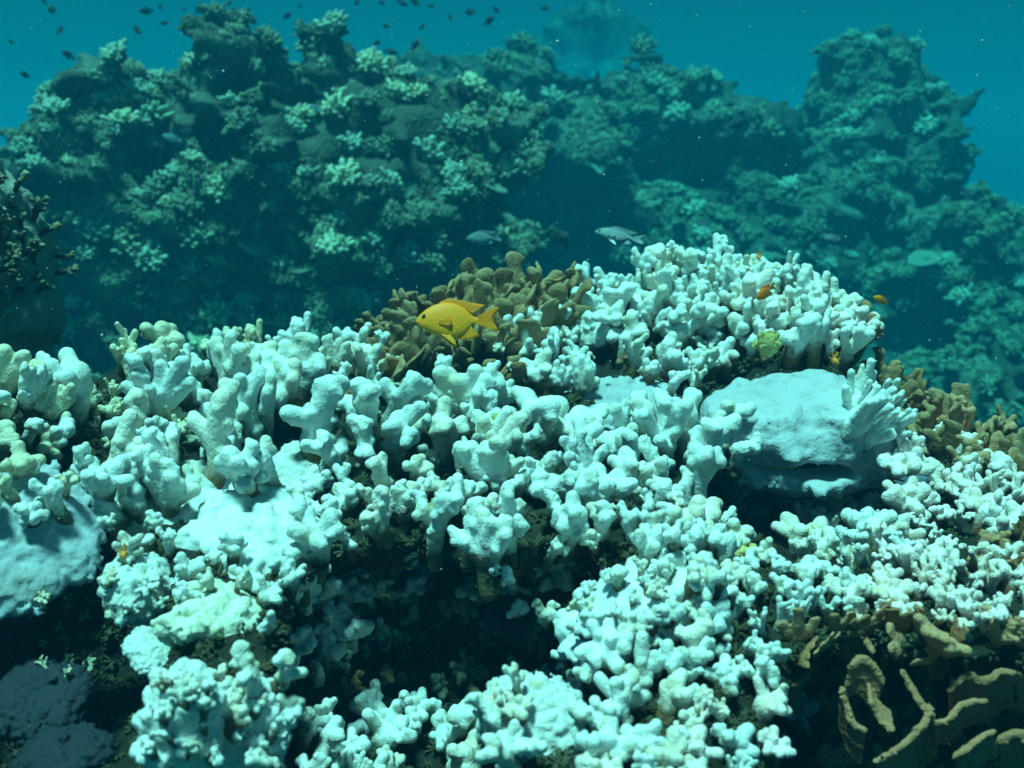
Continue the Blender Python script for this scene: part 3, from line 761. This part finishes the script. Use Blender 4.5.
fc('knobs budding along the smooth sloping arm', [(575,600),(640,570),(700,590),(690,650),(600,670)], 21, (20,34), ['nub','club'])
fc('small buds on the bumpy cone at lower left', [(150,680),(230,670),(240,750),(150,760)], 21, (18,30), ['nub','club'])
fc('small buds at the edge of the round bottom plate', [(480,700),(520,690),(520,760),(480,760)], 20, (24,40), ['nub','twig'])
fc('few pale buds at the rounded left plate', [(105,560),(130,560),(175,590),(160,620),(110,610)], 24, (14,22), ['nub'])
fc('white lobes hanging at the upper rim of the centre cave', None, 0, (42,56), ['club','twig'], M_white, pts=[(345,588),(382,578),(420,582),(470,580),(505,576),(560,574),(585,580)], lean=(0,-.9,.5))
fc('white knobs hanging at the left wall of the centre cave', [(318,590),(372,585),(385,650),(330,660)], 25, (30,44), ['club','nub','twig'], lean=(.3,-.7,.6))
fc('dull white arms under the right rim of the centre cave', [(500,585),(590,580),(580,625),(520,630)], 26, (30,46), ['twig','club'], [M_white, M_cream], lean=(-.2,-.7,.5))
# brown corals
BG = 'brown corals of the foreground'
C('leafy_coral', 'brown leafy coral right behind the yellow fish', [(360,360),(400,335),(440,318),(500,300),(590,310),(540,350),(510,395),(380,395)], 13, (38,58), ['frond'], M_frond, group=BG, tilt=.35, part='frond')
C('leafy_coral', 'brown leafy coral on the right slope below the small fish', [(850,320),(880,330),(915,390),(905,430),(870,380)], 15, (30,46), ['frond'], [M_frond, M_tan], group=BG, part='frond')
C('leafy_coral', 'brown spiky coral bank on the right crest', [(890,425),(960,412),(1070,425),(1080,480),(980,480),(910,455)], 15, (36,56), ['frond','fork'], [M_tan, M_frond], group=BG, part='frond')
C('leafy_coral', 'tan blunt-lobed coral at the right between white bushes', [(970,545),(1080,530),(1080,585),(980,585)], 19, (28,42), ['club','frond'], M_tan, group=BG, part='frond')
C('leafy_coral', 'tan coral lobes at the right edge above the dark hollow', [(930,650),(1080,630),(1080,700),(940,690)], 26, (36,54), ['frond','fan'], M_tan, group=BG, part='frond')
C('leafy_coral', 'brown coral tips sticking from the dark bottom right corner', [(880,740),(1080,720),(1080,800),(880,800)], 32, (32,50), ['frond','twig'], M_tan, group=BG, part='frond')
C('leafy_coral', 'tiny brown coral tips behind the crown top right', [(820,305),(860,318),(855,335),(825,325)], 12, (26,38), ['frond'], M_tan, group=BG, part='frond')
C('leafy_coral', 'brown leafy coral fringing the top of the lower right hollow', [(795,640),(870,630),(960,640),(960,665),(800,665)], 19, (26,42), ['frond'], M_tan, group=BG, part='frond')
C('leafy_coral', 'brown fronds inside the lower right hollow', [(820,670),(1000,670),(1000,770),(820,780)], 27, (26,44), ['frond'], M_tan, group=BG, part='frond', tilt=.6)
# rubble and dull growth in gaps
C('rubble_coral', 'dull algae-grown coral stubs in the left dark gap', [(85,395),(200,400),(210,450),(110,450)], 17, (20,32), ['fork','nub'], [M_dull, M_cream], tilt=.6)
C('rubble_coral', 'dull algae-grown stubs below the brown leafy coral', [(330,400),(520,395),(510,430),(340,430)], 22, (20,34), ['fork','nub'], [M_dull, M_frond], tilt=.6)
C('rubble_coral', 'tiny pale nubs in the dark left cave', [(40,590),(95,590),(95,680),(40,680)], 20, (11,18), ['nub','fork'], [M_cream, M_dull], tilt=.7)
C('rubble_coral', 'small dull stubs in the hollow below the dome coral', [(720,490),(860,490),(850,520),(720,520)], 24, (16,28), ['nub','fork'], [M_dull, M_cream], tilt=.6, bv=BV_ROCK)
C('rubble_coral', 'brownish dead stubs deep in the centre cave', [(330,600),(590,600),(600,690),(340,700)], 27, (26,44), ['fork','nub','twig'], [M_dull, M_frond, M_dark], tilt=.6, bv=BV_ROCK)

# brown curled plates, lower right: thick rounded rims with the plate falling away below them
def rim(label, pts, rpx, drop=(0,26,.05), mat=None, k=.0022, seed=0):
    rng = random.Random(seed*7+1)
    P = [at(*p) for p in pts]; c0 = sum(P, Vector())/len(P); caps = []
    r_ = px2m(rpx*.38, pts[0][2])
    sm = [Vector(p) for p in smooth_prof([tuple(p-c0) for p in P], len(P)*7)]
    sm = [p+Vector((rng.uniform(-1,1), rng.uniform(-1,1), rng.uniform(-1,1)))*r_*.35 for p in sm]
    for i in range(len(sm)-1):
        u = i/(len(sm)-1); r0 = r_*(.7+.4*math.sin(u*math.pi))*rng.uniform(.8,1.2)
        caps.append((tuple(sm[i]), tuple(sm[i+1]), r0, r0))
        if rng.random() < .25:      # ragged lobes on the rim
            d = Vector((rng.uniform(-1,1), rng.uniform(-1,.3), rng.uniform(-.3,1))).normalized()*r_*rng.uniform(1.4,2.8)
            caps.append((tuple(sm[i]), tuple(sm[i]+d), r0*.9, r0*.45))
        p = pts[int(u*(len(pts)-1))]; q = at(p[0]+drop[0]*1.2, p[1]+drop[1]*1.5, p[2]+drop[2]*.5)-at(*p); a = sm[i]
        caps.append((tuple(a), tuple(a+q*.5), r0*.6, r0*.5)); caps.append((tuple(a+q*.5), tuple(a+q), r0*.5, r0*.4))
    me = caps_mesh('scroll', caps, k, r_*.42, 1, r_*.2, .5/r_, seed, (.5/r_, r_*.25))
    tag(put('scroll_coral', me, mat or M_brownplate, None, Matrix.Translation(c0)), label, 'coral', 'brown curled coral plates at the lower right')
rim('brown curled coral plate forming a hook at the lower right', [(842,688,.88),(846,705,.88),(852,722,.875),(865,731,.87)], 5.5, (-2,22,.03), seed=1)
rim('rounded brown leaf plate above the hook in the dark hollow', [(850,668,.89),(862,660,.89),(874,668,.89),(882,682,.89)], 7, (-6,22,.02), seed=2)
rim('small brown curl inside the dark hollow', [(870,702,.88),(876,712,.88),(884,724,.875),(893,730,.87)], 5.5, (-2,-12,.02), seed=3)
rim('long brown plate rim curving along the bottom right', [(875,762,.85),(893,752,.85),(912,738,.855),(926,720,.865),(930,708,.87)], 6.5, (6,24,.05), seed=4)
rim('brown plate rim running diagonally in the dark hollow', [(902,672,.90),(910,686,.895),(920,702,.885),(934,722,.875)], 6, (14,16,.05), seed=5)
rim('forked brown coral arm pointing right in the dark hollow', [(934,724,.87),(948,720,.87),(958,708,.875),(972,702,.875),(986,702,.875)], 5, (2,14,.02), seed=6)
rim('thin tan plate edge on the left side of the hollow', [(816,645,.95),(812,662,.94),(804,676,.93),(792,686,.92)], 5, (-10,18,.04), seed=7)
rim('brown flaring coral plate under the white knobs, left of the hollow', [(796,640,.97),(815,630,.96),(838,622,.95),(862,634,.95),(872,652,.94)], 8, (4,24,.03), seed=8)
rim('brown coral plate spreading at the top of the dark hollow', [(880,640,.96),(898,628,.97),(918,636,.96),(932,650,.95),(948,640,.95)], 7, (2,20,.03), seed=9)
rim('tan round plate among white knobs at right', [(935,585,1.04),(955,572,1.05),(978,580,1.05),(990,598,1.04),(992,612,1.03)], 5, (-22,18,.0), seed=10)
rim('small purplish brown round plate at the right edge', [(985,628,.99),(997,616,.99),(1012,620,.99),(1018,634,.98)], 6, (-12,14,.0), seed=11)
rim('brown plate rim with pointed lobes at the far bottom right', [(950,690,.90),(966,676,.90),(984,682,.90),(1004,672,.90),(1030,680,.90)], 8, (2,24,.04), seed=12)
rim('short tan knob bar at the bottom right corner', [(1000,742,.86),(1014,734,.86),(1030,738,.86)], 8, (2,20,.04), seed=13)
rim('brown twig of coral low in the right hollow', [(955,756,.84),(968,748,.84),(980,738,.845),(994,732,.85)], 5, (4,16,.03), seed=14)

M_headbase = mass_mat('dim_coral_base', (.22,.25,.20), (.34,.37,.30), (.10,.10,.07), 14, .6, .012)
# dark coral head at the left edge, mid distance
c, r = pl(-32,300,1.75,68,80,122)
lh = empty('coral_head', c-Vector((0,0,r[2])), 'dark coral head with pale fingertips looming at the left edge', 'coral')
hm = lump('base', None, Vector((0,0,r[2])), r, (0,0,0), M_headbase, 12, 61, .25, parent=lh, part='base')
vs = [hm.matrix_basis @ v.co + lh.location for v in hm.data.vertices]
bvH = BVHTree.FromPolygons(vs, [tuple(p.vertices) for p in hm.data.polygons])
rng = random.Random(5)
for x, y in scatter([(-60,175),(40,185),(62,230),(62,290),(40,300),(-60,280)], 15, rng):
    hh = hit(x, y, bvH)
    if not hh: continue
    L = rng.uniform(16,25)*hh[2]/F; dv = hh[1]*.9+UP*.35+Vector((rng.uniform(-.3,.3), rng.uniform(-.3,.3), 0))
    put('branch', rng.choice(LIB[rng.choice(['fork','twig'])]), M_dark, lh, orient(hh[0]-lh.location, dv, L, rng.uniform(0,6)))

# turf and rubble over the bare rock: uncountable, one object
M_turf = mass_mat('algae_turf', (.030,.032,.014), (.085,.075,.035), (.20,.19,.11), 30, .35, .004)
def turf(name, label, poly, n, size, seed, mat, zmin=-.6):
    rng = random.Random(seed); src = []
    for me in LIB['sprig']:
        v = np.empty(len(me.vertices)*3, np.float32); me.vertices.foreach_get('co', v); q = np.empty(len(me.polygons)*3, np.int32); me.loops.foreach_get('vertex_index', q); src.append((v.reshape(-1,3), q.reshape(-1,3)))
    x0, x1 = min(p[0] for p in poly), max(p[0] for p in poly); y0, y1 = min(p[1] for p in poly), max(p[1] for p in poly); Vs, Fs, off = [], [], 0
    for _ in range(n):
        hh = hit(rng.uniform(x0, x1), rng.uniform(y0, y1), BV_ROCK)
        if not hh or hh[2] > 2.5: continue
        loc, nrm, d = hh; s_ = rng.uniform(*size)*(.5+rng.random()**3)*d/F
        m = np.array(orient(loc-nrm*s_*.2, nrm+Vector((rng.uniform(-1,1), rng.uniform(-1,1), rng.uniform(-.5,1)))*.4, s_, rng.uniform(0,6.28), rng.uniform(.8,1.6)))
        v, q = rng.choice(src); Vs.append(v@m[:3,:3].T+m[:3,3]); Fs.append(q+off); off += len(v)
    tag(put(name, to_mesh(name, np.concatenate(Vs), np.concatenate(Fs)), mat), label, 'algae', None, 'stuff')
turf('algae_turf', 'dark olive algae turf and rubble covering the rock between the corals', [(-120,250),(1140,800)], 5200, (7,13), 31, M_turf)

# algae patches, orange tufts
ALG = [('yellow-green algae clump in the middle right of the white knobs', 738,563,1.07,(20,16,16)), ('yellow algae smear below the green clump', 752,592,1.04,(26,18,10)),
       ('green-yellow algae stub standing in the centre gap', 434,527,1.08,(9,9,24)), ('green algae lump on the dark ledge of the crown', 768,344,1.50,(11,9,11)),
       ('yellowish algae knob in the reef middle', 498,432,1.30,(13,11,15))]
for i, (lab, px, py, d, rr) in enumerate(ALG):
    c, r = pl(px, py, d, *rr); lump('algae_clump', lab, c, r, (0,0,0), M_algae, 22, 70+i, .35, cat='algae', ksz=(.2,.35), h=max(r)/20)
def tuft_mesh(seed):
    rng = random.Random(seed); c = [((0,0,-.2), (0,0,.1), .25, .2)]
    for i in range(16):
        d = Vector((rng.uniform(-1,1), rng.uniform(-1,1), rng.uniform(0,1))).normalized(); q = d*rng.uniform(.6,1)
        c.append(((0,0,0), tuple(q), .1, .05))
    return caps_mesh('tuft', c, .03, .05, 1, .02, 8, seed)
m_or, t_, b_ = new_mat('orange_tuft'); v_, z_, r_ = coords(t_)
t_.links.new(mix(t_, nz(t_, v_, 6), (.75,.16,.02), (.85,.42,.04)), b_.inputs['Base Color']); b_.inputs['Roughness'].default_value = .7
TM = tuft_mesh(3)
for lab, px, py, d, s in (('orange feathery tuft on the rounded left plate', 124,553,.945,10), ('orange-red spidery tuft on the slender white coral', 709,442,1.33,11),
                          ('orange-yellow tuft under the right of the crown', 834,360,1.47,9), ('small reddish tuft near the top of the crown', 758,257,1.60,6)):
    hh = hit(px, py)
    tag(put('feather_tuft', TM, m_or, None, Matrix.Translation(at(px, py, d)) @ Matrix.Rotation(1.0, 4, 'X') @ Matrix.Scale(px2m(s, d), 4)), lab, 'tuft')

# ------------------------------------------------------------------ fish
def loft(prof, n=18, name='body'):
    """prof: rows (x, ztop, zbot, halfwidth)"""
    V_, F_ = [], []
    for x, zt, zb, w in prof:
        for j in range(n):
            an = j/n*6.283; cz = (zt+zb)/2; hz = (zt-zb)/2
            V_.append((x, math.copysign(abs(math.sin(an))**.85, math.sin(an))*w, cz+math.cos(an)*hz))
    for i in range(len(prof)-1):
        for j in range(n):
            a, b = i*n+j, i*n+(j+1) % n
            F_.append((a, b, b+n, a+n))
    m0 = len(V_); V_.append((prof[0][0], 0, (prof[0][1]+prof[0][2])/2)); V_.append((prof[-1][0], 0, (prof[-1][1]+prof[-1][2])/2))
    for j in range(n):
        F_.append((m0, (j+1) % n, j, j)); k = (len(prof)-1)*n; F_.append((m0+1, k+j, k+(j+1) % n, k+(j+1) % n))
    return V_, F_
def poly_mesh(name, quads_tris_v, f_):
    me = bpy.data.meshes.new(name); me.from_pydata([tuple(v) for v in quads_tris_v], [], [tuple(dict.fromkeys(q)) for q in f_])
    me.polygons.foreach_set('use_smooth', [True]*len(me.polygons)); me.update(); return me
def fin(name, outer, inner, th=.012, rays=0):
    """fin between an inner (root) and an outer (rim) polyline in the x-z plane, tapering to the rim, rippled by its rays"""
    n = 22; O = smooth_prof([(a_, b_) for a_, b_ in outer], n); I = smooth_prof([(a_, b_) for a_, b_ in inner], n); V_, F_ = [], []; nv = 5
    for side in (1, -1):
        for i in range(n):
            for j in range(nv):
                v = j/(nv-1); p = I[i]*(1-v)+O[i]*v; w = th*(1-.8*v)*(1+.35*math.cos(i*math.pi))
                V_.append((p[0], side*w*.5, p[1]))
    k = n*nv
    for i in range(n-1):
        for j in range(nv-1):
            a, b, c2, d = i*nv+j, (i+1)*nv+j, (i+1)*nv+j+1, i*nv+j+1
            F_.append((a, b, c2, d)); F_.append((k+a, k+d, k+c2, k+b))
        F_.append((i*nv+nv-1, (i+1)*nv+nv-1, k+(i+1)*nv+nv-1, k+i*nv+nv-1)); F_.append((i*nv, k+i*nv, k+(i+1)*nv, (i+1)*nv))
    for i in (0, n-1):
        for j in range(nv-1):
            a, b = i*nv+j, i*nv+j+1; F_.append((a, b, k+b, k+a) if i == 0 else (b, a, k+a, k+b))
    return poly_mesh(name, V_, F_)
def ball(name, c, r, sq=1.0, n=12):
    V_, F_ = [], []
    for i in range(n//2+1):
        th = i/(n//2)*math.pi
        for j in range(n):
            an = j/n*6.283; V_.append((c[0]+r*math.sin(th)*math.cos(an), c[1]+r*sq*math.cos(th), c[2]+r*math.sin(th)*math.sin(an)))
    for i in range(n//2):
        for j in range(n): a, b = i*n+j, i*n+(j+1) % n; F_.append((a, b, b+n, a+n))
    return poly_mesh(name, V_, F_)
def fish_mat(name, top, mid, low, scale_amt=.5, rough=.4):
    m, t, b = new_mat(name); v, z, rnd = coords(t)
    mr = t.nodes.new('ShaderNodeMapRange'); mr.inputs['From Min'].default_value = -.24; mr.inputs['From Max'].default_value = .24; t.links.new(z, mr.inputs['Value'])
    zz = mathn(t, 'ADD', mr.outputs[0], mathn(t, 'MULTIPLY', mathn(t, 'SUBTRACT', nz(t, v, 5), .5), .3))
    t.links.new(ramp(t, zz, [(.05, low), (.45, mid), (.9, top)]), b.inputs['Base Color'])
    vo = t.nodes.new('ShaderNodeTexVoronoi'); vo.inputs['Scale'].default_value = 34; t.links.new(v, vo.inputs['Vector'])
    bump(t, b, vo.outputs['Distance'], .0012, scale_amt); b.inputs['Roughness'].default_value = rough+.15; b.inputs['Specular IOR Level'].default_value = .3
    return m
M_yel = fish_mat('yellow_fish_skin', (1.0,.30,.003), (1.0,.33,.004), (1.0,.42,.006), .25)
M_yfin = fish_mat('yellow_fish_fin', (1.0,.33,.005), (1.0,.36,.006), (1.0,.45,.010), .3)
for m_ in (M_yfin,):
    t_ = m_.node_tree; b_ = t_.nodes['Principled BSDF']; tr = t_.nodes.new('ShaderNodeBsdfTranslucent'); mx = t_.nodes.new('ShaderNodeMixShader'); mx.inputs[0].default_value = .4
    tr.inputs['Color'].default_value = (1.0,.42,.01,1); o_ = t_.nodes['Material Output']
    t_.links.new(b_.outputs[0], mx.inputs[1]); t_.links.new(tr.outputs[0], mx.inputs[2]); t_.links.new(mx.outputs[0], o_.inputs['Surface'])
M_ora = fish_mat('orange_fish_skin', (1.0,.16,.004), (1.0,.22,.005), (1.0,.28,.01), .18)
M_eye, _t, _b = new_mat('fish_eye_dark'); _b.inputs['Base Color'].default_value = (.008,.008,.01,1); _b.inputs['Roughness'].default_value = .15
M_iris, _t, _b = new_mat('fish_eye_ring'); _b.inputs['Base Color'].default_value = (.16,.14,.03,1); _b.inputs['Roughness'].default_value = .3
M_sil = fish_mat('silver_fish_skin', (.10,.14,.15), (.34,.42,.42), (.62,.68,.66), .3, .35)
M_dkf = fish_mat('dark_fish_skin', (.03,.035,.04), (.04,.045,.05), (.07,.075,.08), .2, .5)
M_grf = fish_mat('grey_blue_fish_skin', (.12,.17,.22), (.24,.30,.36), (.40,.46,.50), .2, .45)
# damselfish profile, unit total length, nose at x=-.5
PRO = smooth_prof([(-.50,.004,-.012,.004),(-.475,.045,-.045,.022),(-.43,.095,-.085,.045),(-.36,.150,-.130,.066),(-.27,.195,-.175,.078),(-.15,.222,-.215,.080),
                   (-.02,.205,-.215,.070),(.08,.155,-.165,.050),(.15,.085,-.085,.030),(.20,.045,-.045,.018),(.26,.042,-.042,.012)], 40)
DAM = dict(body=poly_mesh('body', *loft(PRO, 24)),
  dorsal_fin=fin('dorsal_fin', [(-.20,.235),(-.10,.268),(.02,.255),(.14,.225),(.30,.195),(.33,.185)], [(-.24,.19),(-.12,.20),(-.02,.19),(.06,.15),(.14,.08),(.17,.07)], .02),
  anal_fin=fin('anal_fin', [(-.03,-.225),(.06,-.235),(.17,-.225),(.26,-.20),(.27,-.185)], [(-.06,-.19),(0,-.19),(.06,-.15),(.13,-.08),(.16,-.07)], .02),
  tail_fin=fin('tail_fin', [(.47,.165),(.50,.135),(.455,.06),(.43,0.0),(.455,-.06),(.49,-.115),(.47,-.14)], [(.21,.04),(.22,.03),(.23,.015),(.23,0),(.23,-.015),(.22,-.03),(.21,-.04)], .018),
  pelvic_fin=fin('pelvic_fin', [(-.14,-.24),(-.06,-.31),(-.02,-.335),(-.03,-.27)], [(-.20,-.18),(-.16,-.19),(-.12,-.20),(-.09,-.19)], .014),
  pectoral_fin=fin('pectoral_fin', [(-.08,.02),(-.06,-.03),(-.07,-.075),(-.10,-.09)], [(-.22,-.02),(-.22,-.03),(-.22,-.045),(-.22,-.055)], .01),
  eye=ball('eye', (0,0,0), .030, .6), pupil=ball('pupil', (0,0,0), .021, .7))
def damsel(name, label, loc, L, heading, pitch, roll, mats, cat='fish', group=None, detail=True, fat=1.0):
    """heading: 0 = facing left (-x); positive turns the nose away from the camera"""
    skin, finm = mats
    root = empty(name, loc, label, cat, group)
    root.rotation_euler = (Matrix.Rotation(-heading, 3, 'Z') @ Matrix.Rotation(pitch, 3, 'Y') @ Matrix.Rotation(roll, 3, 'X')).to_euler(); root.scale = (L, L, L*fat)
    put('body', DAM['body'], skin, root)
    for p in ('dorsal_fin', 'anal_fin', 'tail_fin'): put(p, DAM[p], finm, root)
    for s in (-1, 1):
        if detail:
            put('pelvic_fin', DAM['pelvic_fin'], finm, root, Matrix.Translation((0, s*.02, 0)) @ Matrix.Rotation(s*.25, 4, 'X'))
            put('pectoral_fin', DAM['pectoral_fin'], finm, root, Matrix.Translation((-.005, s*.078, 0)) @ Matrix.Translation((-.22,0,0)) @ Matrix.Rotation(s*.14, 4, 'Z') @ Matrix.Translation((.22,0,0)))
        e_ = put('eye', DAM['eye'], M_iris, root, Matrix.Translation((-.402, s*.047, .045)) @ Matrix.Rotation(-s*.35, 4, 'Z'))
        put('pupil', DAM['pupil'], M_eye, e_, Matrix.Translation((0, s*.009, 0)))
    return root
damsel('damselfish', 'bright yellow damselfish swimming left in front of the brown coral', at(457.5,320.5,1.18), px2m(83,1.18), -.06, .0, -.36, (M_yel, M_yfin))
damsel('damselfish', 'small orange fish over the white crown coral', at(766,292,1.45), px2m(27,1.45), -.5, -.5, .0, (M_ora, M_ora), group='small orange fish', detail=False)
damsel('damselfish', 'small olive yellow fish right of the crown against dark water', at(881,300,1.6), px2m(20,1.6), -.3, .35, 0, (M_yel, M_yfin), group='small orange fish', detail=False, fat=.8)
damsel('silver_fish', 'silver fish with a dark spot swimming left above the crown', at(620,236,2.1), px2m(52,2.1), .3, .16, -.25, (M_sil, M_sil), group='grey reef fish', fat=.62)
damsel('silver_fish', 'pale fish behind the brown leafy coral', at(484,238,2.7), px2m(36,2.7), .2, -.05, 0, (M_sil, M_sil), group='grey reef fish', detail=False, fat=.8)
damsel('grey_fish', 'grey blue fish in front of the right white coral bush', at(912,482,1.26), px2m(38,1.26), 3.0, .1, 0, (M_grf, M_grf), group='grey reef fish', fat=.7)
damsel('grey_fish', 'pale roundish fish in the dark water right of the crown', at(832,238,3.0), px2m(17,3.0), .2, 0, 0, (M_sil, M_sil), group='grey reef fish', detail=False)
damsel('grey_fish', 'dim fish below the dome coral edge at right', at(905,452,1.5), px2m(30,1.5), .3, .1, 0, (M_grf, M_grf), group='grey reef fish', detail=False, fat=.7)
for lab, px, py, d, s, hd, pt in (('pale fish over the dark knob of the left reef', 216,72,3.9,16,2.6,-.5), ('crescent-marked fish on the left reef slope', 172,138,3.9,22,.2,.25),
        ('dim fish in front of the left reef below its second knob', 315,108,4.0,15,.3,.3), ('small yellowish fish by the right shoulder of the left reef', 466,66,5.0,10,2.9,0),
        ('dark fish over the middle ridge', 738,124,4.6,22,2.9,.5), ('small dark fish above the middle ridge', 690,83,5.0,12,.3,-.9), ('slim dark fish low on the middle ridge', 655,163,4.4,14,.2,.1)):
    damsel('grey_fish', lab, at(px, py, d), px2m(s, d), hd, pt, 0, (M_dkf, M_dkf) if 'dark' in lab else (M_sil, M_sil), group='reef fish in the distance', detail=False, fat=.75)
# the school of small dark fish: one joined mesh each, parts are too small to show
def join(ms):
    V_, F_ = [], []
    for m in ms:
        k = len(V_); V_ += [tuple(v.co) for v in m.vertices]; F_ += [tuple(k+i for i in p.vertices) for p in m.polygons]
    return poly_mesh('small_fish', V_, F_)
SMALL = join([poly_mesh('b', *loft(smooth_prof([tuple(p) for p in PRO[::4]], 12), 10)), DAM['dorsal_fin'], DAM['anal_fin'], DAM['tail_fin']])
SCH = [(44,1),(52,10),(146,11),(160,7),(137,30),(164,23),(68,55),(25,75),(143,76),(105,57),(104,71),(184,9),(198,8),(236,12),(249,10),(251,19),(186,97),(268,33),
       (357,2),(382,3),(402,3),(431,6),(450,17),(386,26),(422,27),(489,21),(377,43),(415,45),(391,52),(496,10),(11,42),(415,2),(230,3),(300,6),(93,97),(60,30),(335,30),(470,12),(545,8),(200,28),(287,16)]
rng = random.Random(77)
for x, y in SCH:
    d = rng.uniform(3.6, 5.0); s = px2m(rng.uniform(7, 16), d)
    m = Matrix.Translation(at(x, y, d)) @ Matrix.Rotation(rng.choice([0, math.pi])+rng.uniform(-.9,.9), 4, 'Z') @ Matrix.Rotation(rng.uniform(-.9,.9), 4, 'Y') @ Matrix.Scale(s, 4)
    tag(put('schooling_fish', SMALL, M_dkf, None, m), 'small dark fish of the school hovering over the left background reef', 'fish', 'school of small dark fish')

# ------------------------------------------------------------------ drifting specks and the water itself
rng = random.Random(9); V_, F_ = [], []
for i in range(1500):
    p = at(rng.uniform(-150,1170), rng.uniform(-100,600), rng.uniform(.9, 3.4)); s = rng.uniform(.0004,.0010)*(1.6 if rng.random() < .1 else 1); k = len(V_)
    for o in ((1,0,0),(-1,0,0),(0,1,0),(0,-1,0),(0,0,1),(0,0,-1)): V_.append(tuple(p+Vector(o)*s*rng.uniform(.7,1.3)))
    for q in ((0,2,4),(2,1,4),(1,3,4),(3,0,4),(2,0,5),(1,2,5),(3,1,5),(0,3,5)): F_.append(tuple(k+j for j in q))
m_sp, _t, _b = new_mat('drifting_specks'); _b.inputs['Base Color'].default_value = (.6,.65,.6,1)
tag(put('drifting_specks', to_mesh('drifting_specks', V_, F_), m_sp), 'tiny pale specks drifting in the water', 'specks', None, 'stuff')

HAZE_D = 0.26
bx = (-29, 29, -7, 44, -2.9, 1.6)
hv = [(bx[i], bx[2+j], bx[4+k]) for i in (0,1) for j in (0,1) for k in (0,1)]
hf = [(0,1,3,2),(4,6,7,5),(0,4,5,1),(2,3,7,6),(0,2,6,4),(1,5,7,3)]
hz = bpy.data.meshes.new('haze'); hz.from_pydata(hv, [], hf); hz.update()
m = bpy.data.materials.new('water_haze'); m.use_nodes = True; t = m.node_tree; t.nodes.clear()
o_ = t.nodes.new('ShaderNodeOutputMaterial'); pv = t.nodes.new('ShaderNodeVolumePrincipled')
pv.inputs['Color'].default_value = (.003,.086,.138,1); pv.inputs['Absorption Color'].default_value = (.0,.83,.91,1)
pv.inputs['Density'].default_value = HAZE_D; pv.inputs['Density Attribute'].default_value = ''; pv.inputs['Anisotropy'].default_value = .1
t.links.new(pv.outputs[0], o_.inputs['Volume'])
hz.materials.append(m)
ho = tag(put('haze', hz), 'teal sea water haze filling the scene', 'water', None, 'stuff')
print('BRANCHES', N_BR[0], 'OBJ', len(bpy.data.objects))
